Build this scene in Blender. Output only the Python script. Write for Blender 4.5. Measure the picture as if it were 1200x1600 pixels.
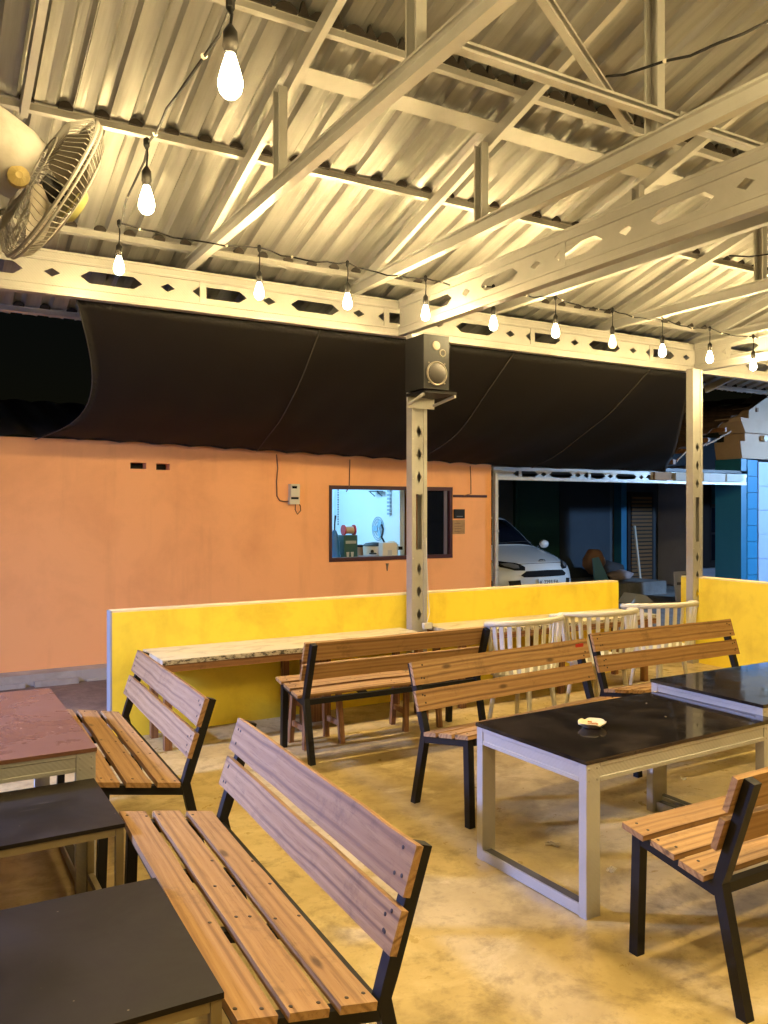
import bpy, bmesh, math, random
from mathutils import Vector, Matrix
R = math.radians
random.seed(7)
scn = bpy.context.scene
for o in list(bpy.data.objects): bpy.data.objects.remove(o)

# ------------------------------------------------------------------ camera
CAMZ, FPX, HOR = 1.6, 1290.0, 795.0
cam = bpy.data.cameras.new('camera'); cam_o = bpy.data.objects.new('camera', cam)
scn.collection.objects.link(cam_o); scn.camera = cam_o
cam.sensor_fit = 'VERTICAL'; cam.sensor_height = 36.0; cam.sensor_width = 27.0
cam.lens = FPX / 1600 * 36.0
cam.shift_y = (HOR - 800) / 1600
cam.clip_start = 0.05; cam.clip_end = 500
cam_o.location = (0, 0, CAMZ); cam_o.rotation_euler = (R(90), 0, R(-30))
# ------------------------------------------------------------------ night sky, faint moonlight, exposure
w = bpy.data.worlds.new('World'); scn.world = w; w.use_nodes = True
nt = w.node_tree; bg = nt.nodes['Background']
sky = nt.nodes.new('ShaderNodeTexSky'); sky.sky_type = 'NISHITA'; sky.sun_disc = False
sky.sun_elevation = R(2); sky.sun_rotation = R(200)
nt.links.new(sky.outputs[0], bg.inputs[0]); bg.inputs[1].default_value = 0.0012
sun = bpy.data.lights.new('moon', 'SUN'); sun.energy = 0.008; sun.angle = R(0.5); sun.color = (0.8, 0.88, 1)
sun_o = bpy.data.objects.new('moon', sun); scn.collection.objects.link(sun_o)
sun_o.rotation_euler = (R(50), 0, R(20))
scn.view_settings.view_transform = 'Standard'; scn.view_settings.look = 'None'
scn.view_settings.gamma = 1; scn.view_settings.use_curve_mapping = False
scn.view_settings.exposure = 0.5
scn.cycles.use_denoising = True
scn.cycles.sample_clamp_indirect = 4.0
scn.cycles.max_bounces = 8; scn.cycles.diffuse_bounces = 4; scn.cycles.glossy_bounces = 4
scn.cycles.caustics_reflective = False; scn.cycles.caustics_refractive = False
BULB = 270.0             # watts of one lit bulb
WARM = (1.0, 0.75, 0.345)

# ------------------------------------------------------------------ helpers: objects
COL = scn.collection
def tag(o, label=None, cat=None, group=None, kind=None):
    if label: o['label'] = label
    if cat: o['category'] = cat
    if group: o['group'] = group
    if kind: o['kind'] = kind
    return o
def empty(name, label, cat, loc=(0, 0, 0), rz=0, group=None):
    o = bpy.data.objects.new(name, None); COL.objects.link(o)
    o.location = loc; o.rotation_euler = (0, 0, rz); o.empty_display_size = 0.1
    return tag(o, label, cat, group)
def copy_tree(o, parent=None):
    c = o.copy(); COL.objects.link(c); c.parent = parent
    for ch in list(o.children): copy_tree(ch, c)
    return c

class MB:
    """collects shapes, builds one mesh object"""
    def __init__(s): s.bm = bmesh.new()
    def box(s, x0, x1, y0, y1, z0, z1, M=None):
        vs = [s.bm.verts.new(Vector(p) if M is None else M @ Vector(p)) for p in
              [(x0,y0,z0),(x1,y0,z0),(x1,y1,z0),(x0,y1,z0),(x0,y0,z1),(x1,y0,z1),(x1,y1,z1),(x0,y1,z1)]]
        for f in [(3,2,1,0),(4,5,6,7),(0,1,5,4),(1,2,6,5),(2,3,7,6),(3,0,4,7)]:
            s.bm.faces.new([vs[i] for i in f])
        return s
    def loft(s, rings, cap=True, closed=True):
        R_ = [[s.bm.verts.new(p) for p in r] for r in rings]
        n = len(R_[0])
        for a, b in zip(R_, R_[1:]):
            for i in range(n if closed else n - 1):
                j = (i + 1) % n
                s.bm.faces.new((a[i], a[j], b[j], b[i]))
        if cap and closed:
            s.bm.faces.new(list(reversed(R_[0]))); s.bm.faces.new(R_[-1])
        return s
    def bar(s, p0, p1, w_, h_, up=(0, 0, 1)):
        return s.ext([(-w_/2,-h_/2),(w_/2,-h_/2),(w_/2,h_/2),(-w_/2,h_/2)], p0, p1, up)
    def ext(s, prof, p0, p1, up=(0, 0, 1)):
        p0, p1 = Vector(p0), Vector(p1); d = (p1 - p0).normalized()
        u = Vector(up); side = d.cross(u)
        if side.length < 1e-5: side = d.cross(Vector((0, 1, 0)))
        side.normalize(); u = side.cross(d).normalized()
        return s.loft([[p + side*a + u*b for a, b in prof] for p in (p0, p1)])
    def tube(s, pts, r, n=8, cap=True):
        pts = [Vector(p) for p in pts]; rings = []
        prev = None
        for i, p in enumerate(pts):
            d = (pts[min(i+1, len(pts)-1)] - pts[max(i-1, 0)]).normalized()
            a = d.cross(Vector((0, 0, 1))) if prev is None else prev - d * prev.dot(d)
            if a.length < 1e-4: a = d.cross(Vector((1, 0, 0)))
            a.normalize(); prev = a; b = d.cross(a)
            rr = r[i] if isinstance(r, (list, tuple)) else r
            rings.append([p + (a*math.cos(t) + b*math.sin(t))*rr for t in [2*math.pi*k/n for k in range(n)]])
        return s.loft(rings, cap)
    def lathe(s, prof, n=20, M=None, cap=True):
        rings = []
        for r, z in prof:
            ring = [Vector((r*math.cos(2*math.pi*k/n), r*math.sin(2*math.pi*k/n), z)) for k in range(n)]
            rings.append([M @ p if M is not None else p for p in ring])
        return s.loft(rings, cap)
    def plate(s, outer, holes, t, M=None):
        """flat polygon with holes in local x,z; thickness t along +y"""
        b = bmesh.new(); ed = []
        for loop in [outer] + holes:
            vs = [b.verts.new((p[0], 0, p[1])) for p in loop]
            ed += [b.edges.new((vs[i], vs[(i+1) % len(vs)])) for i in range(len(vs))]
        bmesh.ops.triangle_fill(b, use_beauty=True, edges=ed)
        r = bmesh.ops.extrude_face_region(b, geom=b.faces[:])
        bmesh.ops.translate(b, vec=(0, t, 0), verts=[v for v in r['geom'] if isinstance(v, bmesh.types.BMVert)])
        bmesh.ops.recalc_face_normals(b, faces=b.faces[:])
        me = bpy.data.meshes.new('tmp'); b.to_mesh(me); b.free()
        if M is not None: me.transform(M)
        s.bm.from_mesh(me); bpy.data.meshes.remove(me)
        return s
    def build(s, name, mat, parent=None, smooth=False, bevel=0, seg=1, loc=None):
        bm = s.bm
        if bevel:
            bmesh.ops.bevel(bm, geom=[e for e in bm.edges if len(e.link_faces) == 2 and e.calc_face_angle(0) > 0.6],
                            offset=bevel, segments=seg, affect='EDGES', profile=0.5, clamp_overlap=True)
        bmesh.ops.recalc_face_normals(bm, faces=bm.faces[:])
        me = bpy.data.meshes.new(name); bm.to_mesh(me); bm.free()
        if smooth:
            me.polygons.foreach_set('use_smooth', [True]*len(me.polygons))
            if smooth != 'all': me.set_sharp_from_angle(angle=R(40))
        me.materials.append(mat)
        o = bpy.data.objects.new(name, me); COL.objects.link(o); o.parent = parent
        if loc is not None: o.location = loc
        return o
def TR(x, y, z, rz=0, rx=0, ry=0):
    return Matrix.Translation((x, y, z)) @ Matrix.Rotation(rz, 4, 'Z') @ Matrix.Rotation(ry, 4, 'Y') @ Matrix.Rotation(rx, 4, 'X')
def lerp(a, b, t): return a + (b - a)*t

# ------------------------------------------------------------------ helpers: materials
def mat(name, col, rough=0.6, metal=0.0, spec=0.5, emit=None, es=0, **kw):
    m = bpy.data.materials.new(name); m.use_nodes = True
    b = m.node_tree.nodes['Principled BSDF']
    b.inputs['Base Color'].default_value = (*col, 1); b.inputs['Roughness'].default_value = rough
    b.inputs['Metallic'].default_value = metal; b.inputs['Specular IOR Level'].default_value = spec
    if emit: b.inputs['Emission Color'].default_value = (*emit, 1); b.inputs['Emission Strength'].default_value = es
    for k, v in kw.items(): b.inputs[k.replace('_', ' ')].default_value = v
    return m
class NT:
    def __init__(s, m): s.m = m; s.t = m.node_tree; s.b = s.t.nodes['Principled BSDF']
    def n(s, typ, **kw):
        x = s.t.nodes.new('ShaderNode' + typ)
        for k, v in kw.items(): setattr(x, k, v)
        return x
    def l(s, a, b): s.t.links.new(a, b)
    def coord(s, scale=(1, 1, 1), kind='Object', rnd=0.0):
        tc = s.n('TexCoord'); mp = s.n('Mapping'); mp.inputs['Scale'].default_value = scale
        src = tc.outputs[kind]
        if rnd:
            oi = s.n('ObjectInfo'); ml = s.n('Math', operation='MULTIPLY'); ml.inputs[1].default_value = rnd
            s.l(oi.outputs['Random'], ml.inputs[0])
            ad = s.n('VectorMath', operation='ADD'); s.l(src, ad.inputs[0]); s.l(ml.outputs[0], ad.inputs[1]); src = ad.outputs[0]
        s.l(src, mp.inputs['Vector']); return mp.outputs[0]
    def noise(s, vec, scale, detail=4, rough=0.55, dist=0.0):
        x = s.n('TexNoise'); x.inputs['Scale'].default_value = scale; x.inputs['Detail'].default_value = detail
        x.inputs['Roughness'].default_value = rough; x.inputs['Distortion'].default_value = dist
        s.l(vec, x.inputs['Vector']); return x.outputs['Fac']
    def ramp(s, fac, stops):
        r = s.n('ValToRGB'); e = r.color_ramp.elements
        while len(e) < len(stops): e.new(0.5)
        for q, (p, c) in zip(e, stops):
            q.position = p; q.color = (*c, 1) if len(c) == 3 else c
        s.l(fac, r.inputs[0]); return r.outputs[0]
    def mix(s, fac, a, b, mode='MIX'):
        x = s.n('Mix', data_type='RGBA', blend_type=mode)
        for sock, v in ((x.inputs['Factor'], fac), (x.inputs[6], a), (x.inputs[7], b)):
            if isinstance(v, (int, float)): sock.default_value = v
            elif isinstance(v, tuple): sock.default_value = (*v, 1)
            else: s.l(v, sock)
        return x.outputs[2]
    def rng(s, fac, lo, hi, a=0.0, b=1.0):
        x = s.n('MapRange'); x.inputs[1].default_value = a; x.inputs[2].default_value = b
        x.inputs[3].default_value = lo; x.inputs[4].default_value = hi; s.l(fac, x.inputs[0]); return x.outputs[0]
    def bump(s, h, strength, dist=0.01):
        x = s.n('Bump'); x.inputs['Strength'].default_value = strength; x.inputs['Distance'].default_value = dist
        s.l(h, x.inputs['Height']); s.l(x.outputs[0], s.b.inputs['Normal'])
    def col(s, c): s.l(c, s.b.inputs['Base Color'])
    def rough(s, r): s.l(r, s.b.inputs['Roughness'])

def wood(name, light, mid, dark, rough=0.55, axis=0, knots=True):
    m = mat(name, mid, rough); t = NT(m)
    sc = [22, 22, 22]; sc[axis] = 1.1
    v = t.coord(tuple(sc), rnd=37.0)
    big = t.noise(v, 0.32, 3, 0.5, 0.6)
    wv = t.n('TexWave', wave_type='RINGS', rings_direction='XYZ'[axis]); wv.inputs['Scale'].default_value = 0.35
    wv.inputs['Distortion'].default_value = 5.5; wv.inputs['Detail'].default_value = 2.5; wv.inputs['Detail Scale'].default_value = 0.7
    t.l(v, wv.inputs['Vector'])
    fine = t.noise(v, 5.5, 8, 0.7)
    c1 = t.ramp(wv.outputs['Fac'], [(0.0, mid), (0.55, light), (0.9, mid), (1.0, dark)])
    c2 = t.mix(t.rng(big, 0, 0.75, 0.35, 0.75), c1, mid)
    c3 = t.mix(t.rng(fine, 0.0, 0.7, 0.5, 0.72), c2, dark)
    oi = t.n('ObjectInfo')
    c4 = t.mix(t.rng(oi.outputs['Random'], 0.0, 0.5), c3, tuple(x*y for x, y in zip(mid, (0.62, 0.55, 0.5))))
    if knots:
        sk = [11, 11, 11]; sk[axis] = 4.2
        vk = t.coord(tuple(sk), rnd=53.0)
        vo = t.n('TexVoronoi'); vo.inputs['Scale'].default_value = 0.62; vo.inputs['Randomness'].default_value = 1.0
        t.l(vk, vo.inputs['Vector'])
        kn = t.rng(vo.outputs['Distance'], 1.0, 0.0, 0.055, 0.115)
        c4 = t.mix(t.rng(kn, 0, 0.75), c4, tuple(x*0.35 for x in dark))
    # grime
    vg = t.coord((3, 3, 3), rnd=11.0); g = t.noise(vg, 2.2, 8, 0.75)
    c5 = t.mix(t.rng(g, 0, 0.45, 0.55, 0.7), c4, tuple(x*0.4 for x in dark))
    t.col(c5); t.rough(t.rng(fine, rough-0.1, rough+0.15)); t.bump(fine, 0.25, 0.004)
    return m
def steel(name, col=(0.62, 0.61, 0.57), rough=0.38, metal=0.75, emboss=0.0):
    m = mat(name, col, rough, metal); t = NT(m)
    v = t.coord((1, 1, 1), rnd=9.0); a = t.noise(v, 3.0, 6, 0.6); b = t.noise(v, 28, 3, 0.6)
    t.col(t.mix(t.rng(a, 0, 0.6, 0.4, 0.75), col, tuple(x*0.68 for x in col)))
    t.rough(t.rng(b, rough-0.08, rough+0.16))
    if emboss:
        tc = t.n('TexCoord'); vm = t.n('VectorMath', operation='DOT_PRODUCT'); vm.inputs[1].default_value = (1, 1, 1)
        t.l(tc.outputs['Object'], vm.inputs[0])
        s1 = t.n('Math', operation='MULTIPLY'); s1.inputs[1].default_value = 300; t.l(vm.outputs['Value'], s1.inputs[0])
        s2 = t.n('Math', operation='SINE'); t.l(s1.outputs[0], s2.inputs[0]); t.bump(s2.outputs[0], emboss, 0.003)
    return m
def paint(name, col, rough=0.6, stain=(0.5, 0.45, 0.35), amt=0.3, scale=1.3, bump=0.12):
    m = mat(name, col, rough); t = NT(m)
    v = t.coord(rnd=5.0); a = t.noise(v, scale, 7, 0.62, 0.3); b = t.noise(v, 60, 3, 0.6)
    v2 = t.coord((3.0, 3.0, 0.35)); c = t.noise(v2, 1.6, 5, 0.6)
    dk = tuple(x*y for x, y in zip(col, stain))
    c1 = t.mix(t.rng(a, 0, amt, 0.48, 0.78), col, dk)
    c1 = t.mix(t.rng(c, 0, amt*0.7, 0.55, 0.8), c1, dk)
    t.col(c1); t.rough(t.rng(a, rough-0.08, rough+0.12)); t.bump(b, bump, 0.004)
    return m

M = {}
M['steel'] = steel('galvanised_steel', (0.46, 0.44, 0.40), 0.40, 0.4, 0.05)
M['truss'] = steel('truss_steel', (0.55, 0.53, 0.48), 0.45, 0.4)
M['alu'] = steel('embossed_aluminium', (0.50, 0.48, 0.44), 0.45, 0.4, 0.05)
M['black'] = mat('black_steel', (0.006, 0.0055, 0.006), 0.5, 0, 0.3)
M['pine'] = wood('pine', (0.50, 0.305, 0.13), (0.37, 0.205, 0.075), (0.15, 0.07, 0.025))
M['brownwood'] = wood('brown_wood', (0.34, 0.17, 0.07), (0.26, 0.12, 0.05), (0.12, 0.05, 0.02), 0.5, axis=2, knots=False)
M['brownrail'] = wood('brown_rail_wood', (0.36, 0.18, 0.07), (0.28, 0.13, 0.05), (0.13, 0.055, 0.02), 0.5, axis=0, knots=False)
M['screw'] = mat('screw_head', (0.05, 0.035, 0.025), 0.5, 0.5)
M['yellow'] = paint('yellow_paint', (0.92, 0.70, 0.05), 0.5, (0.6, 0.5, 0.4), 0.5, 3.2, 0.35)
M['yellowedge'] = paint('yellow_wall_edge', (0.80, 0.66, 0.40), 0.6, (0.7, 0.66, 0.6), 0.5, 6)
M['orange'] = paint('orange_paint', (0.92, 0.425, 0.16), 0.62, (0.62, 0.5, 0.42), 0.45, 1.2, 0.3)
M['white'] = paint('white_paint', (0.66, 0.62, 0.52), 0.4, (0.7, 0.66, 0.55), 0.3, 5, 0.05)
M['plaster'] = paint('grey_plaster', (0.42, 0.37, 0.30), 0.85, (0.5, 0.48, 0.42), 0.7, 3, 0.5)
M['cable'] = mat('cable', (0.012, 0.011, 0.010), 0.7, 0, 0.2)
M['socket'] = mat('bakelite', (0.014, 0.012, 0.010), 0.4)
M['blackplastic'] = mat('black_plastic', (0.009, 0.0085, 0.0085), 0.5, 0, 0.3)
M['ribshade'] = mat('rib_gap_shade', (0.035, 0.027, 0.02), 0.9)  # painted shade of the rib voids above the purlins
M['bulb'] = mat('lit_bulb', (1, 1, 1), 0.3, emit=(1, 0.86, 0.55), es=14)
M['bulbdim'] = mat('lit_dim_bulb', (1, 1, 1), 0.3, emit=(1, 0.62, 0.2), es=4)
for q in ('bulb', 'bulbdim'): M[q].cycles.emission_sampling = 'NONE'
M['redtag'] = mat('red_label', (0.45, 0.02, 0.02), 0.35)

def floor_mat():
    m = mat('polished_cement', (0.45, 0.37, 0.24), 0.4); t = NT(m)
    v = t.coord(); a = t.noise(v, 0.9, 9, 0.66, 0.25); b = t.noise(v, 4.5, 10, 0.72, 0.3); c = t.noise(v, 55, 4, 0.65)
    v3 = t.coord((1, 1.5, 1)); sw = t.noise(v3, 2.1, 10, 0.7, 0.5); sp = t.noise(v, 16, 8, 0.75)
    c1 = t.ramp(a, [(0.32, (0.25, 0.175, 0.07)), (0.47, (0.41, 0.30, 0.125)), (0.6, (0.52, 0.39, 0.18)), (0.74, (0.60, 0.47, 0.24))])
    c2 = t.mix(t.rng(b, 0, 0.85, 0.5, 0.66), c1, (0.22, 0.155, 0.065))
    c3 = t.mix(t.rng(sw, 0, 0.6, 0.54, 0.66), c2, (0.64, 0.51, 0.28))
    c4 = t.mix(t.rng(sp, 0, 0.65, 0.55, 0.72), c3, (0.19, 0.135, 0.065))
    vo = t.n('TexVoronoi'); vo.inputs['Scale'].default_value = 5.0; t.l(v, vo.inputs['Vector'])
    c5 = t.mix(t.rng(vo.outputs['Distance'], 0.85, 0, 0.012, 0.035), c4, (0.07, 0.05, 0.03))
    t.col(c5); t.rough(t.rng(b, 0.26, 0.56, 0.35, 0.7)); t.bump(sp, 0.10, 0.008)
    return m
M['floor'] = floor_mat()
def earth_mat(name, c0, c1, c2, sc=2.0, bump=0.5):
    m = mat(name, c1, 0.9); t = NT(m); v = t.coord()
    a = t.noise(v, sc, 8, 0.65, 0.5); b = t.noise(v, sc*9, 6, 0.7)
    x = t.ramp(a, [(0.3, c0), (0.5, c1), (0.7, c2)])
    t.col(t.mix(t.rng(b, 0, 0.6, 0.45, 0.75), x, c0)); t.bump(b, bump, 0.03); return m
M['earth'] = earth_mat('trodden_earth', (0.10, 0.07, 0.05), (0.19, 0.13, 0.09), (0.27, 0.2, 0.14))
M['paving'] = earth_mat('grey_concrete_yard', (0.12, 0.12, 0.12), (0.2, 0.2, 0.2), (0.28, 0.28, 0.27), 1.5, 0.2)
def roof_mat():
    m = mat('zincalume_sheet', (0.6, 0.58, 0.53), 0.46, 0.4); t = NT(m)
    v = t.coord((9, 0.5, 0.5), rnd=21.0); a = t.noise(v, 2.2, 5, 0.6); v2 = t.coord((2.5, 1.1, 1)); b = t.noise(v2, 1.6, 6, 0.6)
    t.col(t.mix(t.rng(a, 0, 0.7, 0.35, 0.7), (0.58, 0.56, 0.51), (0.40, 0.38, 0.34)))
    r = t.n('Math', operation='ADD'); t.l(t.rng(a, 0.0, 0.12, 0.35, 0.65), r.inputs[0]); t.l(t.rng(b, 0.38, 0.54, 0.3, 0.7), r.inputs[1])
    t.rough(r.outputs[0]); t.bump(b, 0.12, 0.03); return m
M['roof'] = roof_mat()
def granite():
    m = mat('dark_table_top', (0.02, 0.016, 0.013), 0.12); t = NT(m); v = t.coord(rnd=3.0)
    a = t.noise(v, 3.5, 7, 0.65, 0.8); b = t.noise(v, 130, 2, 0.5); d = t.noise(v, 9, 6, 0.7)
    c = t.mix(t.rng(a, 0, 0.8, 0.45, 0.75), (0.012, 0.010, 0.009), (0.055, 0.042, 0.032))
    t.col(t.mix(t.rng(b, 0, 0.5, 0.62, 0.75), c, (0.16, 0.13, 0.10)))
    t.rough(t.rng(d, 0.03, 0.16, 0.38, 0.75)); t.b.inputs['Specular IOR Level'].default_value = 0.8; return m
M['granite'] = granite()
def darkboard(name, c0, c1, r0, r1):
    m = mat(name, c0, 0.4); t = NT(m); v = t.coord(rnd=8.0); v2 = t.coord((1.5, 7, 7), rnd=4.0)
    a = t.noise(v, 3, 7, 0.65, 0.6); b = t.noise(v2, 3, 6, 0.6)
    c = t.mix(t.rng(a, 0, 1, 0.35, 0.7), c0, c1)
    t.col(t.mix(t.rng(b, 0, 0.4, 0.5, 0.8), c, tuple(x*0.5 for x in c0))); t.rough(t.rng(a, r0, r1, 0.3, 0.7)); t.b.inputs['Specular IOR Level'].default_value = 0.2
    vs = t.coord((1, 14, 1), rnd=2.0); sc_ = t.noise(vs, 2.2, 2, 0.4, 0.4); pk = t.n('TexVoronoi'); pk.inputs['Scale'].default_value = 9; t.l(v, pk.inputs['Vector'])
    src = t.b.inputs['Base Color'].links[0].from_socket
    k1 = t.mix(t.rng(sc_, 0, 0.5, 0.72, 0.76), src, (0.10, 0.08, 0.06))
    t.col(t.mix(t.rng(pk.outputs['Distance'], 0.8, 0, 0.015, 0.03), k1, (0.22, 0.18, 0.13))); return m
M['board'] = darkboard('dark_laminate', (0.009, 0.0065, 0.005), (0.020, 0.0145, 0.0105), 0.36, 0.6)
M['redboard'] = darkboard('reddish_laminate', (0.13, 0.060, 0.038), (0.19, 0.095, 0.060), 0.2, 0.38)
def marble():
    m = mat('pale_marble', (0.72, 0.66, 0.52), 0.3); t = NT(m); v = t.coord((1, 3.2, 1))
    a = t.noise(v, 2.5, 8, 0.7, 1.6); b = t.noise(v, 9, 6, 0.7)
    c = t.mix(t.rng(a, 0, 0.75, 0.48, 0.62), (0.58, 0.52, 0.38), (0.30, 0.25, 0.17))
    t.col(t.mix(t.rng(b, 0, 0.4, 0.55, 0.8), c, (0.34, 0.3, 0.22))); return m
M['marble'] = marble()
def speckle():
    m = mat('chipped_marble_edge', (0.5, 0.45, 0.36), 0.6); t = NT(m); v = t.coord((1, 1, 2)); b = t.noise(v, 22, 5, 0.7)
    t.col(t.ramp(b, [(0.42, (0.05, 0.04, 0.03)), (0.52, (0.5, 0.44, 0.34)), (0.8, (0.7, 0.64, 0.5))])); return m
M['chip'] = speckle()
def net_mat():
    m = mat('black_shade_net', (0.020, 0.015, 0.013), 0.75); t = NT(m); v = t.coord()
    a = t.noise(v, 1.2, 5, 0.6); b = t.noise(t.coord((1, 6, 6)), 30, 3, 0.6)
    t.col(t.mix(a, (0.009, 0.007, 0.006), (0.022, 0.017, 0.015))); t.bump(b, 0.2, 0.01); return m
M['net'] = net_mat()

# ================================================================== SETTING
g = MB().box(-70, 90, -70, 90, -0.6, -0.05).build('ground', M['earth']); tag(g, kind='structure')
FX0, FX1, FY0 = -6.0, 7.26, -6.0
YW = 5.90            # inner face of the low yellow wall
f = MB().box(FX0, FX1, FY0, YW + 0.13, -0.2, 0).build('cafe_floor', M['floor']); tag(f, kind='structure')
f = MB().box(6.5, 20, 7.0, 16, -0.04, -0.02).build('yard_pavement', M['paving']); tag(f, kind='structure')
f = MB().box(-12, 6.52, 8.28, 8.5, -0.05, 0.06)
for k in range(26):
    x = -3 + k*0.37 + random.uniform(-.1, .1); f.box(x, x + random.uniform(.1, .6), 8.20 + random.uniform(-.05, .05), 8.285, -0.05, random.uniform(-0.04, 0.005))
f = f.build('kerb', M['plaster'], bevel=0.012); tag(f, kind='structure')

# ---- low yellow walls
def low_wall(name, label, x0, x1, y0, y1, h):
    e = empty(name, label, 'wall', (x0, y0, 0))
    b = MB().box(0, x1 - x0, 0, y1 - y0, 0, h - 0.012)
    b.build('wall_body', M['yellow'], e, bevel=0.008)
    MB().box(0.002, x1 - x0 - 0.002, 0.002, y1 - y0 - 0.002, h - 0.012, h).build('wall_cap', M['yellowedge'], e, bevel=0.004)
    return e
wl = low_wall('yellow_wall', 'long low yellow wall behind the marble counters', 1.23, 6.08, YW, YW + 0.12, 0.89)
MB().box(-0.012, 0, 0.0, 0.12, 0, 0.888).build('bare_plaster_edge', paint('pale_plaster', (0.33, 0.31, 0.28), 0.8, (0.7, 0.7, 0.7), 0.4, 4), wl)
low_wall('yellow_wall', 'yellow low wall at right running towards the viewer', 7.12, 7.26, -2.0, YW + 0.12, 0.89)

# ================================================================== ROOF
SL = 0.29; Z0 = 3.52; YB = 5.95
RIDGE = 1.0
def zs(y): return Z0 + SL*(YB - y)
RX0, RX1 = -3.2, 11.2
roof = empty('metal_roof', 'corrugated zinc roof over the whole seating area', 'roof', (0, YB, 0))
PITCH = 0.20
def sheet_profile(nr):
    p = []
    for k in range(nr):
        x = k*PITCH
        p += [(x, 0), (x + 0.03, 0.005), (x + 0.055, 0.007), (x + 0.08, 0.005), (x + 0.11, 0), (x + 0.128, 0.033), (x + 0.140, 0.036), (x + 0.170, 0.036), (x + 0.182, 0.033)]
    p.append((nr*PITCH + 0.008, 0.0)); return p
def sheet_mesh(name, y0, y1, lift, mirror=False):
    nr = 4; pr = sheet_profile(nr); bm = bmesh.new(); rows = []
    ys = [lerp(y0, y1, i/6) for i in range(7)]
    for i, y in enumerate(ys):
        z = (zs(y) if not mirror else zs(2*RIDGE - y)) + lift
        rows.append([bm.verts.new((x, y - YB, z + h + random.uniform(-.0012, .0012))) for x, h in pr])
    for a, b in zip(rows, rows[1:]):
        for i in range(len(pr) - 1): bm.faces.new((a[i], a[i+1], b[i+1], b[i]))
    bmesh.ops.solidify(bm, geom=bm.faces[:], thickness=0.0015)
    bmesh.ops.recalc_face_normals(bm, faces=bm.faces[:])
    me = bpy.data.meshes.new(name); bm.to_mesh(me); bm.free(); me.materials.append(M['roof']); return me
lowm = sheet_mesh('roof_sheet', 7.2, 3.905, 0.0); upm = sheet_mesh('roof_sheet', 4.03, RIDGE, 0.075)
bkm = sheet_mesh('roof_sheet', RIDGE, -6.0, 0.075, True)
n = int((RX1 - RX0)/0.8)
for k in range(n):
    for me in (lowm, upm, bkm):
        o = bpy.data.objects.new('roof_sheet', me); COL.objects.link(o); o.parent = roof
        o.location = (RX0 + k*0.8, 0, (k % 2)*0.0022 + random.uniform(0, .001))
def chan(h, w_, t=0.004, lip=0.012):   # C profile: web on -side
    return [(-w_/2,-h/2),(w_/2,-h/2),(w_/2,-h/2+lip),(w_/2-t,-h/2+lip),(w_/2-t,-h/2+t),(-w_/2+t,-h/2+t),
            (-w_/2+t,h/2-t),(w_/2-t,h/2-t),(w_/2-t,h/2-lip),(w_/2,h/2-lip),(w_/2,h/2),(-w_/2,h/2)]
def chanf(h, w_, **k): return [(-a, b) for a, b in reversed(chan(h, w_, **k))]
def hat(h, w_):  # hat section purlin, flanges up
    t = 0.003; return [(-w_/2, h), (-w_/2, h-t), (-w_*0.28, h-t), (-w_*0.2, 0), (w_*0.2, 0), (w_*0.28, h-t), (w_/2, h-t), (w_/2, h), (w_*0.26, h), (w_*0.17, t), (-w_*0.17, t), (-w_*0.26, h)]
nup = Vector((0, SL, 1)).normalized()
PY = [7.08, 5.95, 4.90, 3.89, 2.80, 1.85, 1.12]
for y in PY + [2*RIDGE - q for q in (1.12, 1.85, 2.8, 3.83, 4.9, 5.9, 6.9)]:
    z = zs(y if y > RIDGE else 2*RIDGE - y) - 0.042 + (0.075 if y < 3.7 else 0)
    up = nup if y > RIDGE else Vector((0, -SL, 1))
    MB().ext(hat(0.040, 0.075), (RX0, y - YB, z), (RX1 - 0.02, y - YB, z), up).build('purlin', M['truss'], roof)
# flat steel strap lying under the sheets
for y in (4.16,):
    z = zs(y) - 0.046
    MB().ext([(-0.058,-0.004),(0.058,-0.004),(0.058,0.0),(-0.058,0.0)], (1.85, y - YB, z), (RX1 - .05, y - YB, z), nup).build('flat_strap', M['truss'], roof)
# dark strips over the purlins standing in for shade in the rib gaps
def shade_strip(yl, zl, shapes):
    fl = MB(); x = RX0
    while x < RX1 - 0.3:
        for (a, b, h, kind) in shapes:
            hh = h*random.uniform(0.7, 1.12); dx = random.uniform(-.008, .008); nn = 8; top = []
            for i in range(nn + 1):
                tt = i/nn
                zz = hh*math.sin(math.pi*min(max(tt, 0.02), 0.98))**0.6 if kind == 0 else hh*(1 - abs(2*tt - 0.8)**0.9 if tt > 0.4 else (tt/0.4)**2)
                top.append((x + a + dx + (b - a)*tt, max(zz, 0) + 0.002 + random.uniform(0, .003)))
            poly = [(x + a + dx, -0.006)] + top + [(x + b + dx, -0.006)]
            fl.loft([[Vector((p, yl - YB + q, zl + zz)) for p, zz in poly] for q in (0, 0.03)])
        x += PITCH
    tag(fl.build('rib_shade', M['ribshade'], roof), kind='stuff')
shade_strip(3.862, zs(3.862) - 0.001, ((0.0, 0.118, 0.052, 0), (0.122, 0.190, 0.078, 1)))
for y in (4.90, 5.95, 7.08): shade_strip(y - 0.038, zs(y - 0.038) - 0.003, ((0.115, 0.195, 0.030, 0),))

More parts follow.
